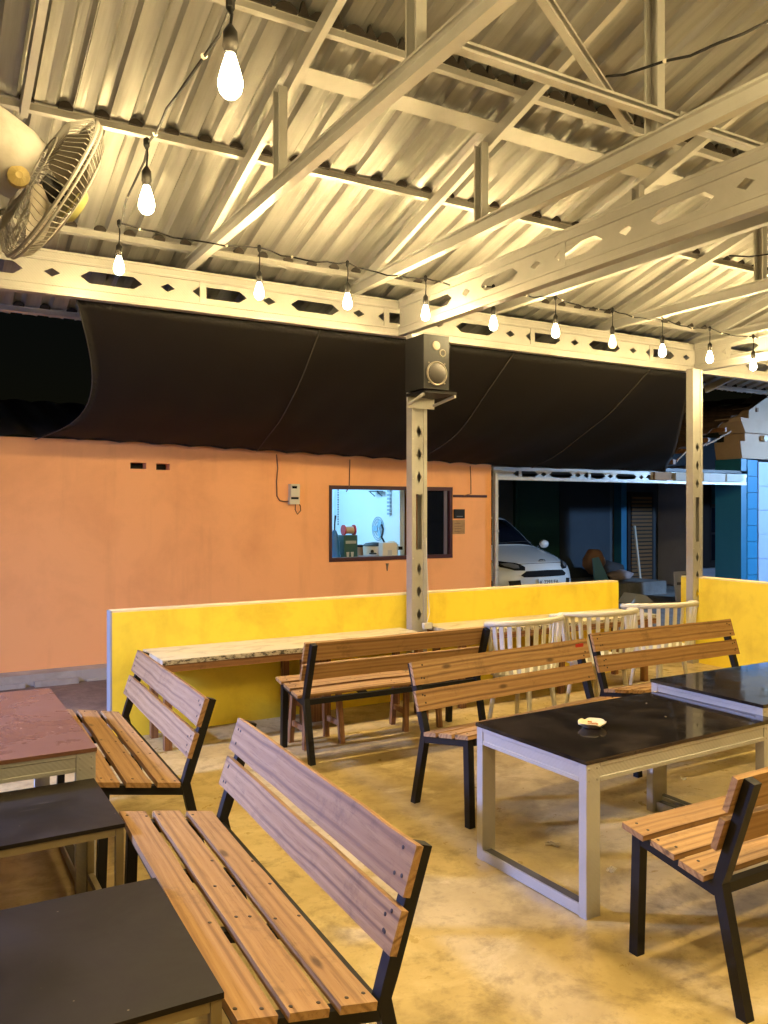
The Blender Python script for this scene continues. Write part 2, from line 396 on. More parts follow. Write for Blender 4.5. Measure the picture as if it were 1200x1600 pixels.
# ---- trusses: bottom chord, rafter, verticals, diagonals
def truss(label, X, full=True, group='steel roof trusses'):
    e = empty('roof_truss', label, 'truss', (X, YB, 0), group=group)
    rz = lambda y: zs(y) - 0.042 - 0.045     # rafter centre height
    if full:
        MB().ext(chan(0.09, 0.045), (0, 0.05, 3.40), (0, -9.8, 3.40)).build('bottom_chord', M['truss'], e)
        MB().ext([(-0.028,-0.003),(0.028,-0.003),(0.028,0),(-0.028,0)], (0, 0.05, 3.352), (0, -9.8, 3.352)).build('chord_flange', M['truss'], e)
    y_end = 7.05 if full else 4.85
    MB().ext(chanf(0.08, 0.04), (0.045, y_end - YB, rz(y_end)), (0.045, RIDGE - YB, rz(RIDGE))).build('rafter', M['truss'], e)
    MB().ext(chanf(0.08, 0.04), (0.045, RIDGE - YB, rz(RIDGE) - .001), (0.045, -5.5 - YB, rz(2*RIDGE + 5.5))).build('rafter', M['truss'], e)
    if full:
        ys = [4.25, 2.84, 1.5, 0.4, -0.8, -2.2]
        for y in ys:
            zt = rz(y if y >= RIDGE else 2*RIDGE - y)
            MB().ext(chan(0.085, 0.05), (-0.001, y - YB, 3.44), (-0.001, y - YB, zt), (0, 1, 0)).build('web_vertical', M['truss'], e)
        for ya, yb in ((1.5, 2.2), (0.4, 1.2), (-0.8, 0.1)):
            MB().ext(chan(0.06, 0.035), (-0.022, ya - YB, 3.45), (-0.022, yb - YB, rz(yb if yb >= RIDGE else 2*RIDGE - yb))).build('web_diagonal', M['truss'], e)
    return e
TXS = [1.79, 3.17, 4.57, 5.96, 7.35, 8.75]
truss('steel rafter at the far left end of the roof beside the fan', 0.50, False)
for X, lb in zip(TXS, ('leftmost complete steel truss, crossing behind the nearest bulb',
                       'second steel truss, its long chord crossing the middle of the roof',
                       'third steel truss, just right of the perforated girder',
                       'fourth steel truss, meeting the beam between the two posts',
                       'fifth steel truss above the right hand post',
                       'last steel truss in the right upper corner')):
    truss(lb, X)
# horizontal ties between trusses at chord level and slanting braces
for i, (xa, xb, y, lb) in enumerate(((1.79, 3.17, 2.74, 'steel tie between the first and second trusses'),
                                 (3.17, 4.57, 2.74, 'steel tie between the second and third trusses'),
                                 (4.57, 5.96, 2.74, 'steel tie between the third and fourth trusses'))):
    e = empty('roof_tie', lb, 'steel tie', (xa, y, 3.47), group='ties between the trusses')
    MB().ext(chan(0.042, 0.045), (0.02, 0, 0), (xb - xa + 0.02, 0, 0)).build('tie_channel', M['truss'], e)
    MB().box(0.03, 0.11, -0.036, -0.028, -0.03, 0.03).build('end_plate', M['truss'], e)
def ray(u, v, d):
    l = (u - 600)/FPX*d; return Vector((d*math.sin(R(30)) + l*math.cos(R(30)), d*math.cos(R(30)) - l*math.sin(R(30)), CAMZ + (HOR - v)/FPX*d))
A_ = Vector((1.84, 2.35, 3.66)); B_ = Vector((3.12, 2.95, 3.50))
e = empty('roof_brace', 'slanting steel brace crossing from the first truss to the second', 'steel brace', A_)
MB().ext(chan(0.055, 0.035), (0, 0, 0), B_ - A_).build('brace_channel', M['truss'], e)
MB().box(-.03, .03, -.03, .03, -.035, .03).build('end_plate', M['truss'], e)

# ---- perforated girders
def hexh(cx, cz, L, h): return [(cx - L/2, cz), (cx - L/2 + 0.06, cz - h/2), (cx + L/2 - 0.06, cz - h/2), (cx + L/2, cz), (cx + L/2 - 0.06, cz + h/2), (cx - L/2 + 0.06, cz + h/2)]
def dia(cx, cz, a, b): return [(cx - a/2, cz), (cx, cz - b/2), (cx + a/2, cz), (cx, cz + b/2)]
def rail_prof(h, w_):
    r = 0.004
    return [(-w_/2,-h/2),(w_/2,-h/2),(w_/2,-h*0.3),(w_/2-r,-h*0.26),(w_/2-r,h*0.26),(w_/2,h*0.3),(w_/2,h/2),(-w_/2,h/2),(-w_/2,h*0.3),(-w_/2+r,h*0.26),(-w_/2+r,-h*0.26),(-w_/2,-h*0.3)]
def girder(label, loc, rz, L, off=0.0, H=0.30, mod=0.785, group=None, m=None, rh=0.075):
    m = m or M['steel']
    e = empty('perforated_beam', label, 'beam', loc, rz, group)
    z0, z1 = 0, H
    MB().ext(rail_prof(rh, 0.07), (0, 0, z0 + rh/2), (L, 0, z0 + rh/2)).build('bottom_rail', m, e)
    MB().ext(rail_prof(rh, 0.07), (0, 0, z1 - rh/2), (L, 0, z1 - rh/2)).build('top_rail', m, e)
    holes = []; x = off; zc = H/2
    while x < L - 0.5:
        if x > 0.25: holes.append(hexh(x, zc, 0.42, 0.085))
        if x + mod/2 < L - 0.1 and x + mod/2 > 0.1: holes.append(dia(x + mod/2, zc, 0.105, 0.06))
        x += mod
    MB().plate([(0, rh), (L, rh), (L, H - rh), (0, H - rh)], holes, 0.004, TR(0, -0.022, 0)).build('perforated_web', m, e)
    x = off - mod*0.2
    while x < L:
        if x > 0.05: MB().box(x, x + 0.05, -0.0275, -0.0225, rh, H - rh).build('stiffener', m, e)
        x += mod*2
    return e
BX0 = -3.0
girder('perforated steel beam along the front above the yellow wall and posts', (BX0, YW + 0.08, 3.05), 0, 13.8, off=(1.24 - BX0) % 0.785)
girder('perforated steel girder running back from the middle post overhead', (3.60, YW + 0.03, 3.052), R(-90), 10.5, off=0.55)
girder('perforated steel girder running back from the right hand post overhead', (7.25, YW + 0.03, 3.052), R(-90), 10.5, off=0.55)

# ---- posts
def post(label, X, Y, z0, z1, rz=0):
    e = empty('perforated_post', label, 'post', (X, Y, z0), rz)
    W, D, H = 0.150, 0.085, z1 - z0
    for sx in (-1, 1):
        MB().ext(chan(D, 0.034), (sx*(W/2 - 0.017), 0, 0), (sx*(W/2 - 0.017), 0, H), (0, 1, 0)).build('side_channel', M['steel'], e) if sx > 0 else \
        MB().ext(chanf(D, 0.034), (sx*(W/2 - 0.017), 0, 0), (sx*(W/2 - 0.017), 0, H), (0, 1, 0)).build('side_channel', M['steel'], e)
    holes = []; z = 0.12; iw = 0.052
    while z < H - 0.75:
        holes.append([(-iw*0.55, z), (iw*0.55, z), (iw*0.55, z + 0.46), (-iw*0.55, z + 0.46)]); z += 0.55
        for k in range(3): holes.append(dia(0, z + 0.05, 0.05, 0.10)); z += 0.19
        z += 0.02
    for yy, nm in ((-D/2 + 0.006, 'front_web'), (D/2 - 0.012, 'rear_web')):
        MB().plate([(-W/2 + 0.031, 0), (W/2 - 0.031, 0), (W/2 - 0.031, H), (-W/2 + 0.031, H)], holes, 0.004, TR(0, yy, 0)).build('perforated_web', M['steel'], e)
    bl = MB()
    for z in [0.2 + 0.33*i for i in range(int(H/0.33))]:
        for sx in (-1, 1):
            bl.lathe([(0.006, 0), (0.006, 0.004), (0.001, 0.005)], 8, TR(sx*(W/2 - 0.012), -D/2, z, rx=R(90)))
    tag(bl.build('rivets', M['truss'], e), kind='stuff')
    return e
p1 = post('perforated steel post in the middle carrying the loudspeaker', 3.685, YW - 0.065, 0, 3.05)
post('perforated steel post at right beside the end of the yellow wall', 7.10, YW - 0.02 - 0.05, 0, 3.05)
post('perforated steel post far right at the roof edge', 10.6, YW + 0.08, 0, 3.05)
post('perforated steel post far left at the roof edge', -2.8, YW + 0.08, 0, 3.05)
# thin white cable running down the middle post with a plug box
e = empty('post_cable', 'white cable and junction box down the middle post', 'cable', (3.75, YW - 0.13, 0.61))
MB().tube([(0.0, 0.02, 0.75), (0.008, 0.02, 0.5), (0.016, 0.012, 0.25), (0.018, 0.0, 0.12), (-0.02, -0.02, 0.05)], 0.0035, 6).build('wire', M['white'], e)
MB().box(-0.06, 0.02, -0.045, -0.01, 0.0, 0.045).build('plug_box', M['white'], e, bevel=0.006)

# ---- black shade net from the beam to the orange building
def net():
    bm = bmesh.new(); nx, ny = 110, 24; rows = []
    for j in range(ny + 1):
        t = j/ny; row = []
        for i in range(nx + 1):
            s_ = i/nx
            X = lerp(1.02 + 0.28*math.sin(math.pi*t) + 0.02*t, 7.35 + 2.2*t, s_)
            Y = lerp(YW + 0.16, 8.36, t)
            zb = 2.27 - 0.024*(X - 1) + 0.02*abs(math.sin(X*math.pi/0.36)) if X < 6.55 else 2.14 + 0.01*math.sin(X*9)
            z = lerp(3.06, zb, t) - 0.16*math.sin(math.pi*t) + (0.03*math.sin(X*1.9 + 2*t) + 0.012*math.sin(X*5.3 + 5*t) + 0.008*math.sin(X*2.2 - 14*t))*math.sin(math.pi*t)
            row.append(bm.verts.new((X, Y, z)))
        rows.append(row)
    for a, b in zip(rows, rows[1:]):
        for i in range(nx): bm.faces.new((a[i], a[i+1], b[i+1], b[i]))
    bmesh.ops.solidify(bm, geom=bm.faces[:], thickness=0.004)
    me = bpy.data.meshes.new('shade_net'); bm.to_mesh(me); bm.free()
    me.polygons.foreach_set('use_smooth', [True]*len(me.polygons))
    me.materials.append(M['net']); o = bpy.data.objects.new('shade_net', me); COL.objects.link(o)
    tag(o, 'black shade net stretched from the beam to the orange building', 'shade net')
    for xs in (2.9, 4.9, 6.7):
        pts = []
        for j in range(25):
            t = j/24; X = xs + 0.35*t
            zb = 2.27 - 0.024*(X - 1) + 0.01 if X < 6.55 else 2.14
            pts.append((X, lerp(YW + 0.16, 8.36, t), lerp(3.06, zb, t) - 0.16*math.sin(math.pi*t) + (0.03*math.sin(X*1.9 + 2*t) + 0.012*math.sin(X*5.3 + 5*t) + 0.008*math.sin(X*2.2 - 14*t))*math.sin(math.pi*t) - 0.006))
        MB().tube(pts, 0.006, 5).build('seam', mat('net_seam', (0.05, 0.042, 0.037), 0.8) if 'net_seam' not in bpy.data.materials else bpy.data.materials['net_seam'], o)
    hem = MB().tube([(1.02 + 0.28*math.sin(math.pi*t) + 0.02*t, lerp(YW + 0.16, 8.36, t), lerp(3.06, 2.25, t) - 0.16*math.sin(math.pi*t)) for t in [i/24 for i in range(25)]], 0.004, 6)
    hem.build('hem_cord', mat('hem_cord', (0.05, 0.045, 0.042), 0.7), o)
net()

# ================================================================== ORANGE BUILDING WITH KITCHEN
YO = 8.5
ob = empty('orange_building', 'orange painted building with a lit kitchen window', 'building', (0, YO, 0))
WX0, WX1, WZ0, WZ1 = 4.18, 5.89, 0.99, 1.87
MB().plate([(-12, 0.03), (6.50, 0.03), (6.50, 2.28), (-12, 2.28)],
           [[(WX0, WZ0), (WX1, WZ0), (WX1, WZ1), (WX0, WZ1)],
            [(1.95, 2.005), (2.11, 2.005), (2.11, 2.07), (1.95, 2.07)], [(2.21, 2.0), (2.35, 2.0), (2.35, 2.065), (2.21, 2.065)]],
           0.15).build('front_wall', M['orange'], ob)
MB().box(6.36, 6.50, 0.152, 4.5, 0.03, 2.28).build('side_wall', M['orange'], ob)
MB().box(1.85, 2.6, 0.16, 0.2, 1.9, 2.2).build('vent_backing', M['black'], ob)
wr = MB()   # wavy fibre cement roof edge on the wall
N = 440; ring0, ring1 = [], []
top = [(-12 + 18.6*i/N, 2.285 + 0.03*abs(math.sin(math.pi*(-12 + 18.6*i/N)/0.36))) for i in range(N + 1)]
bmw = wr.bm
rows = [[bmw.verts.new((x, y, z + dz)) for x, z in top] for y, dz in ((-0.12, -0.02), (3.5, 0.75))]
for i in range(N): bmw.faces.new((rows[0][i], rows[0][i+1], rows[1][i+1], rows[1][i]))
bmesh.ops.solidify(bmw, geom=bmw.faces[:], thickness=0.008)
wr.build('roof_sheet', mat('fibre_cement', (0.11, 0.085, 0.075), 0.9), ob)
M['winframe'] = mat('maroon_window_frame', (0.055, 0.012, 0.014), 0.45)
fr = MB(); t_ = 0.045
wf = MB().box(WX0, WX1, -0.012, 0.10, WZ1 - t_, WZ1 - 0.001).build('window_frame', M['winframe'], ob, bevel=0.003)
MB().box(WX0, WX1, -0.012, 0.10, WZ0 + 0.001, WZ0 + t_).build('frame_rail', M['winframe'], wf, bevel=0.003)
MB().box(WX0 + .001, WX0 + t_*0.8, -0.010, 0.098, WZ0 + t_, WZ1 - t_).build('frame_stile', M['winframe'], wf, bevel=0.003)
MB().box(WX1 - t_, WX1 - .001, -0.010, 0.098, WZ0 + t_, WZ1 - t_).build('frame_stile', M['winframe'], wf, bevel=0.003)
M['glass'] = mat('clear_glass', (1, 1, 1), 0.03, Transmission_Weight=1.0, IOR=1.02)
M['tint'] = mat('dark_glass', (0.006, 0.008, 0.014), 0.06)
sp = MB().box(5.50, 5.53, 0.02, 0.05, WZ0 + t_, WZ1 - t_).build('sash_stile', mat('violet_grey_sash', (0.16, 0.15, 0.25), 0.4, 0.3), ob)
MB().box(5.78, 5.83, 0.02, 0.05, WZ0 + t_, WZ1 - t_).build('sash_stile', sp.data.materials[0], ob)
MB().box(5.53, 5.78, 0.028, 0.036, WZ0 + t_, WZ1 - t_).build('dark_pane', M['tint'], ob)
MB().box(5.83, 5.845, 0.028, 0.036, WZ0 + t_, WZ1 - t_).build('dark_pane', M['tint'], ob)
# kitchen room behind the window
M['kwall'] = paint('kitchen_white_wall', (0.72, 0.80, 0.84), 0.6, (0.85, 0.9, 0.95), 0.3, 2)
MB().box(3.0, 6.34, 2.6, 2.7, 0.04, 2.26).build('kitchen_back_wall', M['kwall'], ob)
MB().box(2.9, 3.0, 0.152, 2.7, 0.04, 2.26).build('kitchen_side_wall', M['kwall'], ob)
MB().box(5.55, 5.62, 0.7, 2.6, 0.04, 2.26).build('kitchen_partition', M['kwall'], ob)
MB().box(2.9, 6.36, 0.152, 2.7, 2.262, 2.28).build('kitchen_ceiling', M['kwall'], ob)
MB().box(2.9, 6.36, 0.152, 2.7, 0.0, 0.035).build('kitchen_floor', M['paving'], ob)
# details fixed to the wall
MB().box(5.90, 6.42, -0.016, -0.002, 1.745, 1.775).build('wall_pipe', M['winframe'], ob)
def wire(label, pts, r=0.006, m=None, name='cable'):
    o = MB().tube([Vector(p) for p in pts], r, 6).build(name, m or M['cable']); tag(o, label, 'cable'); return o
M['orangewire'] = mat('brown_wire', (0.16, 0.07, 0.03), 0.6)
wire('thin brown wire hanging down the orange wall to the meter', [(3.53, YO - .01, 2.2), (3.545, YO - .012, 2.05), (3.53, YO - .012, 1.9), (3.535, YO - .012, 1.74), (3.57, YO - .012, 1.69), (3.62, YO - .014, 1.68), (3.69, YO - .02, 1.685)], 0.007, M['orangewire'])
wire('thin brown wire hanging over the kitchen window corner', [(4.44, YO - .02, 2.17), (4.435, YO - .02, 2.0), (4.43, YO - .022, 1.86), (4.43, YO + .05, 1.80)], 0.006, M['orangewire'])
wire('brown wire dropping from the net right of the window', [(6.16, YO - .01, 2.14), (6.17, YO - .01, 1.95), (6.165, YO - .018, 1.79), (6.05, YO - .02, 1.765)], 0.006, M['orangewire'])
mt = empty('electric_meter', 'small cream electricity meter box on the orange wall', 'meter', (3.73, YO - 0.002, 1.66))
mb = paint('meter_cream', (0.66, 0.60, 0.44), 0.5, (0.8, 0.75, 0.65), 0.3, 12)
MB().box(-0.055, 0.055, -0.07, 0, 0.075, 0.215).build('meter_case', mb, mt, bevel=0.008)
MB().box(-0.06, 0.06, -0.055, 0, -0.01, 0.072).build('terminal_box', mb, mt, bevel=0.008)
MB().box(-0.04, 0.02, -0.073, -0.07, 0.165, 0.192).build('meter_window', M['tint'], mt)
MB().box(-0.045, 0.045, -0.058, -0.055, 0.045, 0.07).build('dark_slot', M['blackplastic'], mt)
MB().tube([(0.045, -0.03, 0.02), (0.085, -0.02, -0.03), (0.09, -0.015, -0.08), (0.05, -0.015, -0.12), (0.02, -0.02, -0.07), (0.02, -0.03, -0.01)], 0.005, 6).build('looped_wire', M['orangewire'], mt)
nb = empty('black_plaque', 'small black plaque right of the kitchen window', 'plaque', (5.98, YO - 0.002, 1.48))
MB().box(-0.07, 0.09, -0.018, 0, 0, 0.115).build('plaque_board', M['blackplastic'], nb, bevel=0.003)
MB().box(-0.035, 0.06, -0.0195, -0.018, 0.02, 0.03).build('pale_strip', mat('pale_strip', (0.16, 0.17, 0.18), 0.5), nb)
np_ = empty('paper_notice', 'brown paper notice under the black plaque', 'notice', (5.98, YO - 0.002, 1.285))
MB().box(-0.085, 0.1, -0.004, 0, 0, 0.175).build('paper', paint('brown_paper', (0.36, 0.22, 0.10), 0.8, (0.5, 0.45, 0.4), 0.7, 14), np_)
pl = MB()
for k in range(4): pl.box(-0.06, 0.03 + 0.015*(k % 3), -0.0055, -0.0042, 0.03 + k*0.032, 0.036 + k*0.032)
tag(pl.build('faded_lines', mat('faded_print', (0.16, 0.08, 0.04), 0.8), np_), kind='stuff')
stn = MB().lathe([(0.02, 0), (0.012, -0.04), (0.006, -0.09)], 8, TR(4.95, YO - 0.003, 0.95)).build('drip_stain', mat('grey_drip', (0.2, 0.14, 0.08), 0.9), ob, loc=(0, -YO, 0))
# grey steel edge post of the carport by the wall end
ep = empty('steel_edge_post', 'slim grey steel post at the end of the orange wall', 'post', (6.55, YO - 0.02, 0))
MB().ext(chan(0.06, 0.05), (0, 0, -0.02), (0, 0, 2.06), (0, 1, 0)).build('channel', M['truss'], ep)
for z in (0.3, 0.8, 1.3, 1.75): MB().box(-.03, .03, -.034, -.0305, z, z + .03).build('clip', M['steel'], ep)

# ---- kitchen things
kl = empty('kitchen_ceiling_lamp', 'white tube lamp on the kitchen ceiling', 'lamp', (4.4, YO + 1.5, 2.2))
MB().box(-0.62, 0.62, -0.04, 0.04, 0.03, 0.06).build('lamp_body', M['white'], kl)
MB().tube([(-0.58, 0, 0.0), (0.58, 0, 0.0)], 0.018, 10).build('tube', mat('cool_tube', (1, 1, 1), 0.3, emit=(0.32, 0.66, 1.0), es=205), kl)
kc = empty('kitchen_counter', 'white kitchen counter inside the window', 'counter', (3.05, YO + 0.2, 0.04))
MB().box(0, 2.5, 0, 0.55, 0.90, 0.94).build('counter_top', M['kwall'], kc, bevel=0.006)
MB().box(0.02, 2.48, 0.04, 0.55, 0, 0.899).build('cabinet', M['kwall'], kc)
KZ = 0.981
sm = empty('cup_sealing_machine', 'blue and green cup sealing machine at the kitchen window', 'machine', (4.50, YO + 0.40, KZ))
blue = mat('blue_enamel', (0.02, 0.16, 0.55), 0.35); teal = mat('dark_teal_enamel', (0.015, 0.07, 0.07), 0.4); red = mat('red_plastic', (0.5, 0.03, 0.04), 0.35)
MB().lathe([(0.07, 0), (0.075, 0.05), (0.055, 0.12), (0.06, 0.22), (0.045, 0.30), (0.02, 0.36)], 16, TR(-0.05, 0, 0)).build('column', blue, sm, smooth=True)
MB().tube([(-0.05, 0, 0.34), (-0.055, -0.02, 0.46), (-0.05, -0.03, 0.54)], [0.008, 0.009, 0.013], 8).build('lever', M['blackplastic'], sm)
MB().box(0.03, 0.21, -0.1, 0.1, 0.02, 0.30).build('housing', teal, sm, bevel=0.012)
MB().box(0.02, 0.22, -0.12, 0.12, 0, 0.02).build('base_plate', M['blackplastic'], sm, bevel=0.004)
MB().box(0.05, 0.19, -0.106, -0.1005, 0.20, 0.235).build('control_panel', mat('grey_panel', (0.3, 0.33, 0.34), 0.4), sm)
rl = MB().tube([(0.07, -0.02, 0.36), (0.19, -0.02, 0.36)], 0.045, 16).build('film_roll', mat('film', (0.55, 0.42, 0.34), 0.35), sm)
for x in (0.055, 0.195): MB().tube([(x, -0.02, 0.36), (x + 0.013, -0.02, 0.36)], 0.066, 18).build('reel_flange', red, sm)
for x in (0.06, 0.19): MB().box(x, x + 0.01, -0.03, 0.0, 0.30, 0.36).build('reel_bracket', M['blackplastic'], sm)
for x in (0.08, 0.14): MB().lathe([(0.025, 0.02), (0.03, 0.08)], 12, TR(x, -0.08, 0.02)).build('cup_holder', M['alu'], sm)
st = empty('pamphlet_stack', 'stack of red and grey sachets on the kitchen counter', 'sachets', (4.86, YO + 0.34, KZ))
for k in range(4): MB().box(-.11, .11, -.07, .07, 0, 0.012, TR(0.01*k, 0, 0.0125*k, R(8*k - 10))).build('sachet', [red, mat('grey_print', (0.3, 0.3, 0.35), 0.5)][k % 2], st)
pt = empty('rice_cooker', 'white rice cooker with dark lid rim in the kitchen', 'cooker', (5.08, YO + 0.54, KZ))
MB().lathe([(0.11, 0), (0.14, 0.03), (0.145, 0.14), (0.135, 0.155)], 24).build('pot_body', M['white'], pt, smooth=True)
MB().lathe([(0.147, 0.155), (0.15, 0.165), (0.11, 0.19), (0.02, 0.20)], 24).build('lid', M['blackplastic'], pt, smooth=True)
MB().lathe([(0.02, 0), (0.02, 0.015)], 12, TR(-0.1, -0.115, 0.09, rx=R(80))).build('knob', M['blackplastic'], pt)
bx = empty('white_carton', 'white cardboard carton standing on the kitchen counter', 'carton', (5.14, YO + 0.31, KZ))
MB().box(-.10, .10, -.05, .05, 0, 0.20).build('carton_body', M['white'], bx, bevel=0.004)
MB().box(-.03, .03, -.0515, -.0502, 0.05, 0.11).build('printed_panel', mat('pale_grey_print', (0.42, 0.44, 0.47), 0.6), bx)
MB().box(-.10, .10, -.049, .049, 0.2005, 0.203).build('flap', M['kwall'], bx)
gn = empty('desk_lamp', 'black gooseneck clip lamp in the kitchen', 'lamp', (5.24, YO + 0.55, KZ))
MB().tube([(0, 0, 0.01), (0, 0, 0.18), (-0.05, 0, 0.26), (-0.03, 0, 0.36), (-0.06, -0.02, 0.42)], 0.012, 8).build('neck', M['blackplastic'], gn)
MB().lathe([(0.06, 0), (0.055, 0.02)], 16).build('base', M['blackplastic'], gn)
MB().box(0.02, 0.2, -0.1, 0.08, 0.10, 0.14).build('tray', M['blackplastic'], gn, bevel=0.01)
wfan = empty('small_wall_fan', 'small blue round fan on the kitchen side wall', 'fan', (5.535, 9.75, 1.33), R(90))
rg = MB()
for r_ in (0.05, 0.09, 0.13, 0.16): rg.tube([(r_*math.cos(a), 0, r_*math.sin(a)) for a in [2*math.pi*i/24 for i in range(25)]], 0.005, 5)
rg.build('guard', mat('blue_grey_wire', (0.2, 0.33, 0.42), 0.4), wfan)
bl_ = MB()
for k in range(3): bl_.box(0.02, 0.13, -0.004, 0.004, -0.035, 0.035, Matrix.Rotation(k*2.09, 4, 'Y'))
bl_.build('blades', mat('blue_blade', (0.25, 0.45, 0.6), 0.4), wfan)
hh = empty('hanging_ladle_rack', 'grey wire strip hanging on the kitchen side wall', 'rack', (5.525, 9.45, 1.52), R(-90))
for k in range(7): MB().box(-0.04, 0.04, 0, 0.02, k*0.05, k*0.05 + 0.03).build('rung', mat('rack_grey%d' % k, (0.28, 0.38, 0.45), 0.5), hh)
MB().tube([(0, 0.01, 0.34), (0, 0.01, 0.6)], 0.004, 6).build('wire', M['cable'], hh)
ch = empty('hanging_chain', 'thin dark chain hanging inside the kitchen window', 'chain', (4.60, YO + 0.6, 1.4))
cb = MB()
for k in range(26): cb.box(-.006, .006, -.003, .003, 0, 0.022, TR(0, 0, k*0.03, (k % 2)*R(90)))
tag(cb.build('chain_links', M['blackplastic'], ch), kind='stuff')
cupm = mat('clear_cup', (0.55, 0.66, 0.72), 0.25)
for k, (x, y, n_, lb) in enumerate(((4.70, 0.52, 5, 'tall stack of pale cups right of the sealing machine'), (4.80, 0.58, 3, 'short stack of pale cups behind the sachets'), (5.30, 0.40, 4, 'stack of pale cups right of the white carton'))):
    e = empty('cup_stack', lb, 'cups', (x, YO + y, KZ))
    for i in range(n_): MB().lathe([(0.03, 0), (0.042, 0.10), (0.045, 0.10), (0.045, 0.106), (0.039, 0.104)], 16, TR(0, 0, 0.022*i)).build('cup', cupm, e, smooth=True)
for k, (x, y, h, c, lb) in enumerate(((4.94, 0.66, 0.16, (0.3, 0.16, 0.08), 'brown jar on the kitchen counter'), (5.36, 0.60, 0.20, (0.03, 0.03, 0.04), 'black canister at the right end of the kitchen counter'), (4.98, 0.40, 0.07, (0.5, 0.52, 0.55), 'low grey tub before the rice cooker'))):
    e = empty('kitchen_jar', lb, 'jar', (x, YO + y, KZ))
    MB().lathe([(0.045, 0), (0.05, 0.01), (0.05, h*0.8), (0.042, h*0.85)], 18).build('jar_body', mat('jar%d' % k, c, 0.35), e, smooth=True)
    MB().lathe([(0.048, h*0.85), (0.048, h), (0.03, h + 0.008)], 18).build('jar_lid', M['blackplastic'] if k != 1 else M['white'], e, smooth=True)
sh = empty('wall_shelf', 'thin dark shelf bracket high on the kitchen side wall', 'shelf', (5.53, 9.72, 1.83))
MB().box(-0.09, 0.0, -0.12, 0.12, 0, 0.012).build('shelf_board', M['blackplastic'], sh)
for y in (-0.1, 0.1): MB().bar((-0.08, y, 0), (-0.003, y, -0.06), 0.01, 0.01).build('bracket', M['blackplastic'], sh)
bt = MB().lathe([(0.03, 0), (0.033, 0.1), (0.012, 0.14), (0.012, 0.17)], 14, None).build('syrup_bottle', mat('pale_bottle', (0.35, 0.5, 0.6), 0.2)); bt.location = (4.72, YO + 0.6, KZ); tag(bt, 'pale bottle behind the sachets in the kitchen', 'bottle')

# ================================================================== CARPORT AND NEIGHBOUR HOUSE
girder('grey perforated steel beam across the front of the carport', (6.60, 8.62, 1.98), 0, 5.1, off=0.55, H=0.17, mod=0.62, m=M['truss'], rh=0.045)
hs = empty('neighbour_house', 'dark house front with blue columns behind the carport', 'house', (0, 12.4, 0))
M['hwall'] = paint('blue_grey_wall', (0.022, 0.034, 0.05), 0.7, (0.6, 0.6, 0.6), 0.5, 1.2)
M['hdark'] = paint('dark_wall', (0.06, 0.075, 0.09), 0.8, (0.6, 0.6, 0.6), 0.5, 1.2)
M['hgreen'] = paint('dark_green_door', (0.012, 0.06, 0.055), 0.5, (0.7, 0.7, 0.7), 0.4, 1.6)
M['tile'] = paint('pale_blue_tile', (0.36, 0.48, 0.70), 0.35, (0.75, 0.8, 0.85), 0.4, 6)
M['bluecol'] = paint('blue_column', (0.02, 0.16, 0.30), 0.4, (0.7, 0.75, 0.8), 0.4, 3)
M['dwood'] = mat('dark_wood', (0.02, 0.015, 0.014), 0.5)
MB().box(6.5, 15.85, 0, 0.2, -0.02, 3.2).build('rear_wall', M['hdark'], hs)
MB().box(6.62, 15.7, -3.65, -0.001, 2.17, 2.22).build('carport_ceiling', M['dwood'], hs)
MB().box(11.15, 12.5, -0.03, 0, 0.2, 2.5).build('blue_wall_panel', M['hwall'], hs)
gd = MB().box(10.0, 11.1, -0.07, -0.002, 0, 2.3).build('green_door', M['hgreen'], hs)
MB().box(10.08, 11.02, -0.085, -0.071, 1.2, 2.2).build('door_panel', M['hgreen'], gd, bevel=0.01)
MB().box(10.08, 11.02, -0.085, -0.071, 0.12, 1.1).build('door_panel', M['hgreen'], gd, bevel=0.01)
MB().box(12.65, 12.80, -0.2, -0.002, 0, 2.5).build('slim_column', M['bluecol'], hs)
# brown louvred door
ld = MB().box(13.0, 13.75, -0.05, -0.002, 0, 1.95).build('louvre_door', M['dwood'], hs)
for k in range(22): MB().box(13.08, 13.67, -0.085, -0.052, 0.12 + k*0.08, 0.17 + k*0.08, None).build('louvre_slat', mat('louvre_brown', (0.20, 0.10, 0.035), 0.5) if k == 0 else bpy.data.materials['louvre_brown'], ld)
# front bay with window, nearer
MB().box(13.95, 14.25, -0.9, -0.001, 0, 2.5).build('pale_pillar', paint('pale_pillar', (0.34, 0.34, 0.40), 0.6, (0.7, 0.7, 0.7), 0.4, 4), hs)
wd = MB().box(14.26, 15.75, -0.62, -0.5, 0.35, 2.45).build('window', M['dwood'], hs)
for i in range(2):
    for j in range(3):
        x0 = 14.86 + j*0.27
        for (z0, z1) in ((0.5, 1.05), (1.1, 1.62)): MB().box(x0, x0 + 0.22, -0.625, -0.6205, z0, z1).build('pane', M['tint'], wd) if i == 0 else None
for j in range(3):
    x0 = 14.86 + j*0.27
    poly = [(x0, 1.7), (x0 + .22, 1.7), (x0 + .22, 2.12), (x0 + .17, 2.2), (x0 + .11, 2.23), (x0 + .05, 2.2), (x0, 2.12)]
    MB().plate(poly, [], 0.005, TR(0, -0.628, 0)).build('arched_pane', mat('teal_pane%d' % j, (0.02, 0.10, 0.12), 0.15), wd)
for x in (14.83, 15.10, 15.37, 15.64): MB().box(x, x + 0.025, -0.64, -0.62, 0.45, 2.25).build('mullion', M['dwood'], wd)
MB().box(14.3, 14.62, -0.645, -0.62, 0.45, 2.2).build('casement', M['dwood'], wd)
MB().box(14.0, 15.75, -0.72, -0.5, 0.12, 0.34).build('window_ledge', paint('pale_ledge', (0.30, 0.31, 0.36), 0.6, (0.7, 0.7, 0.7), 0.3, 4), hs)
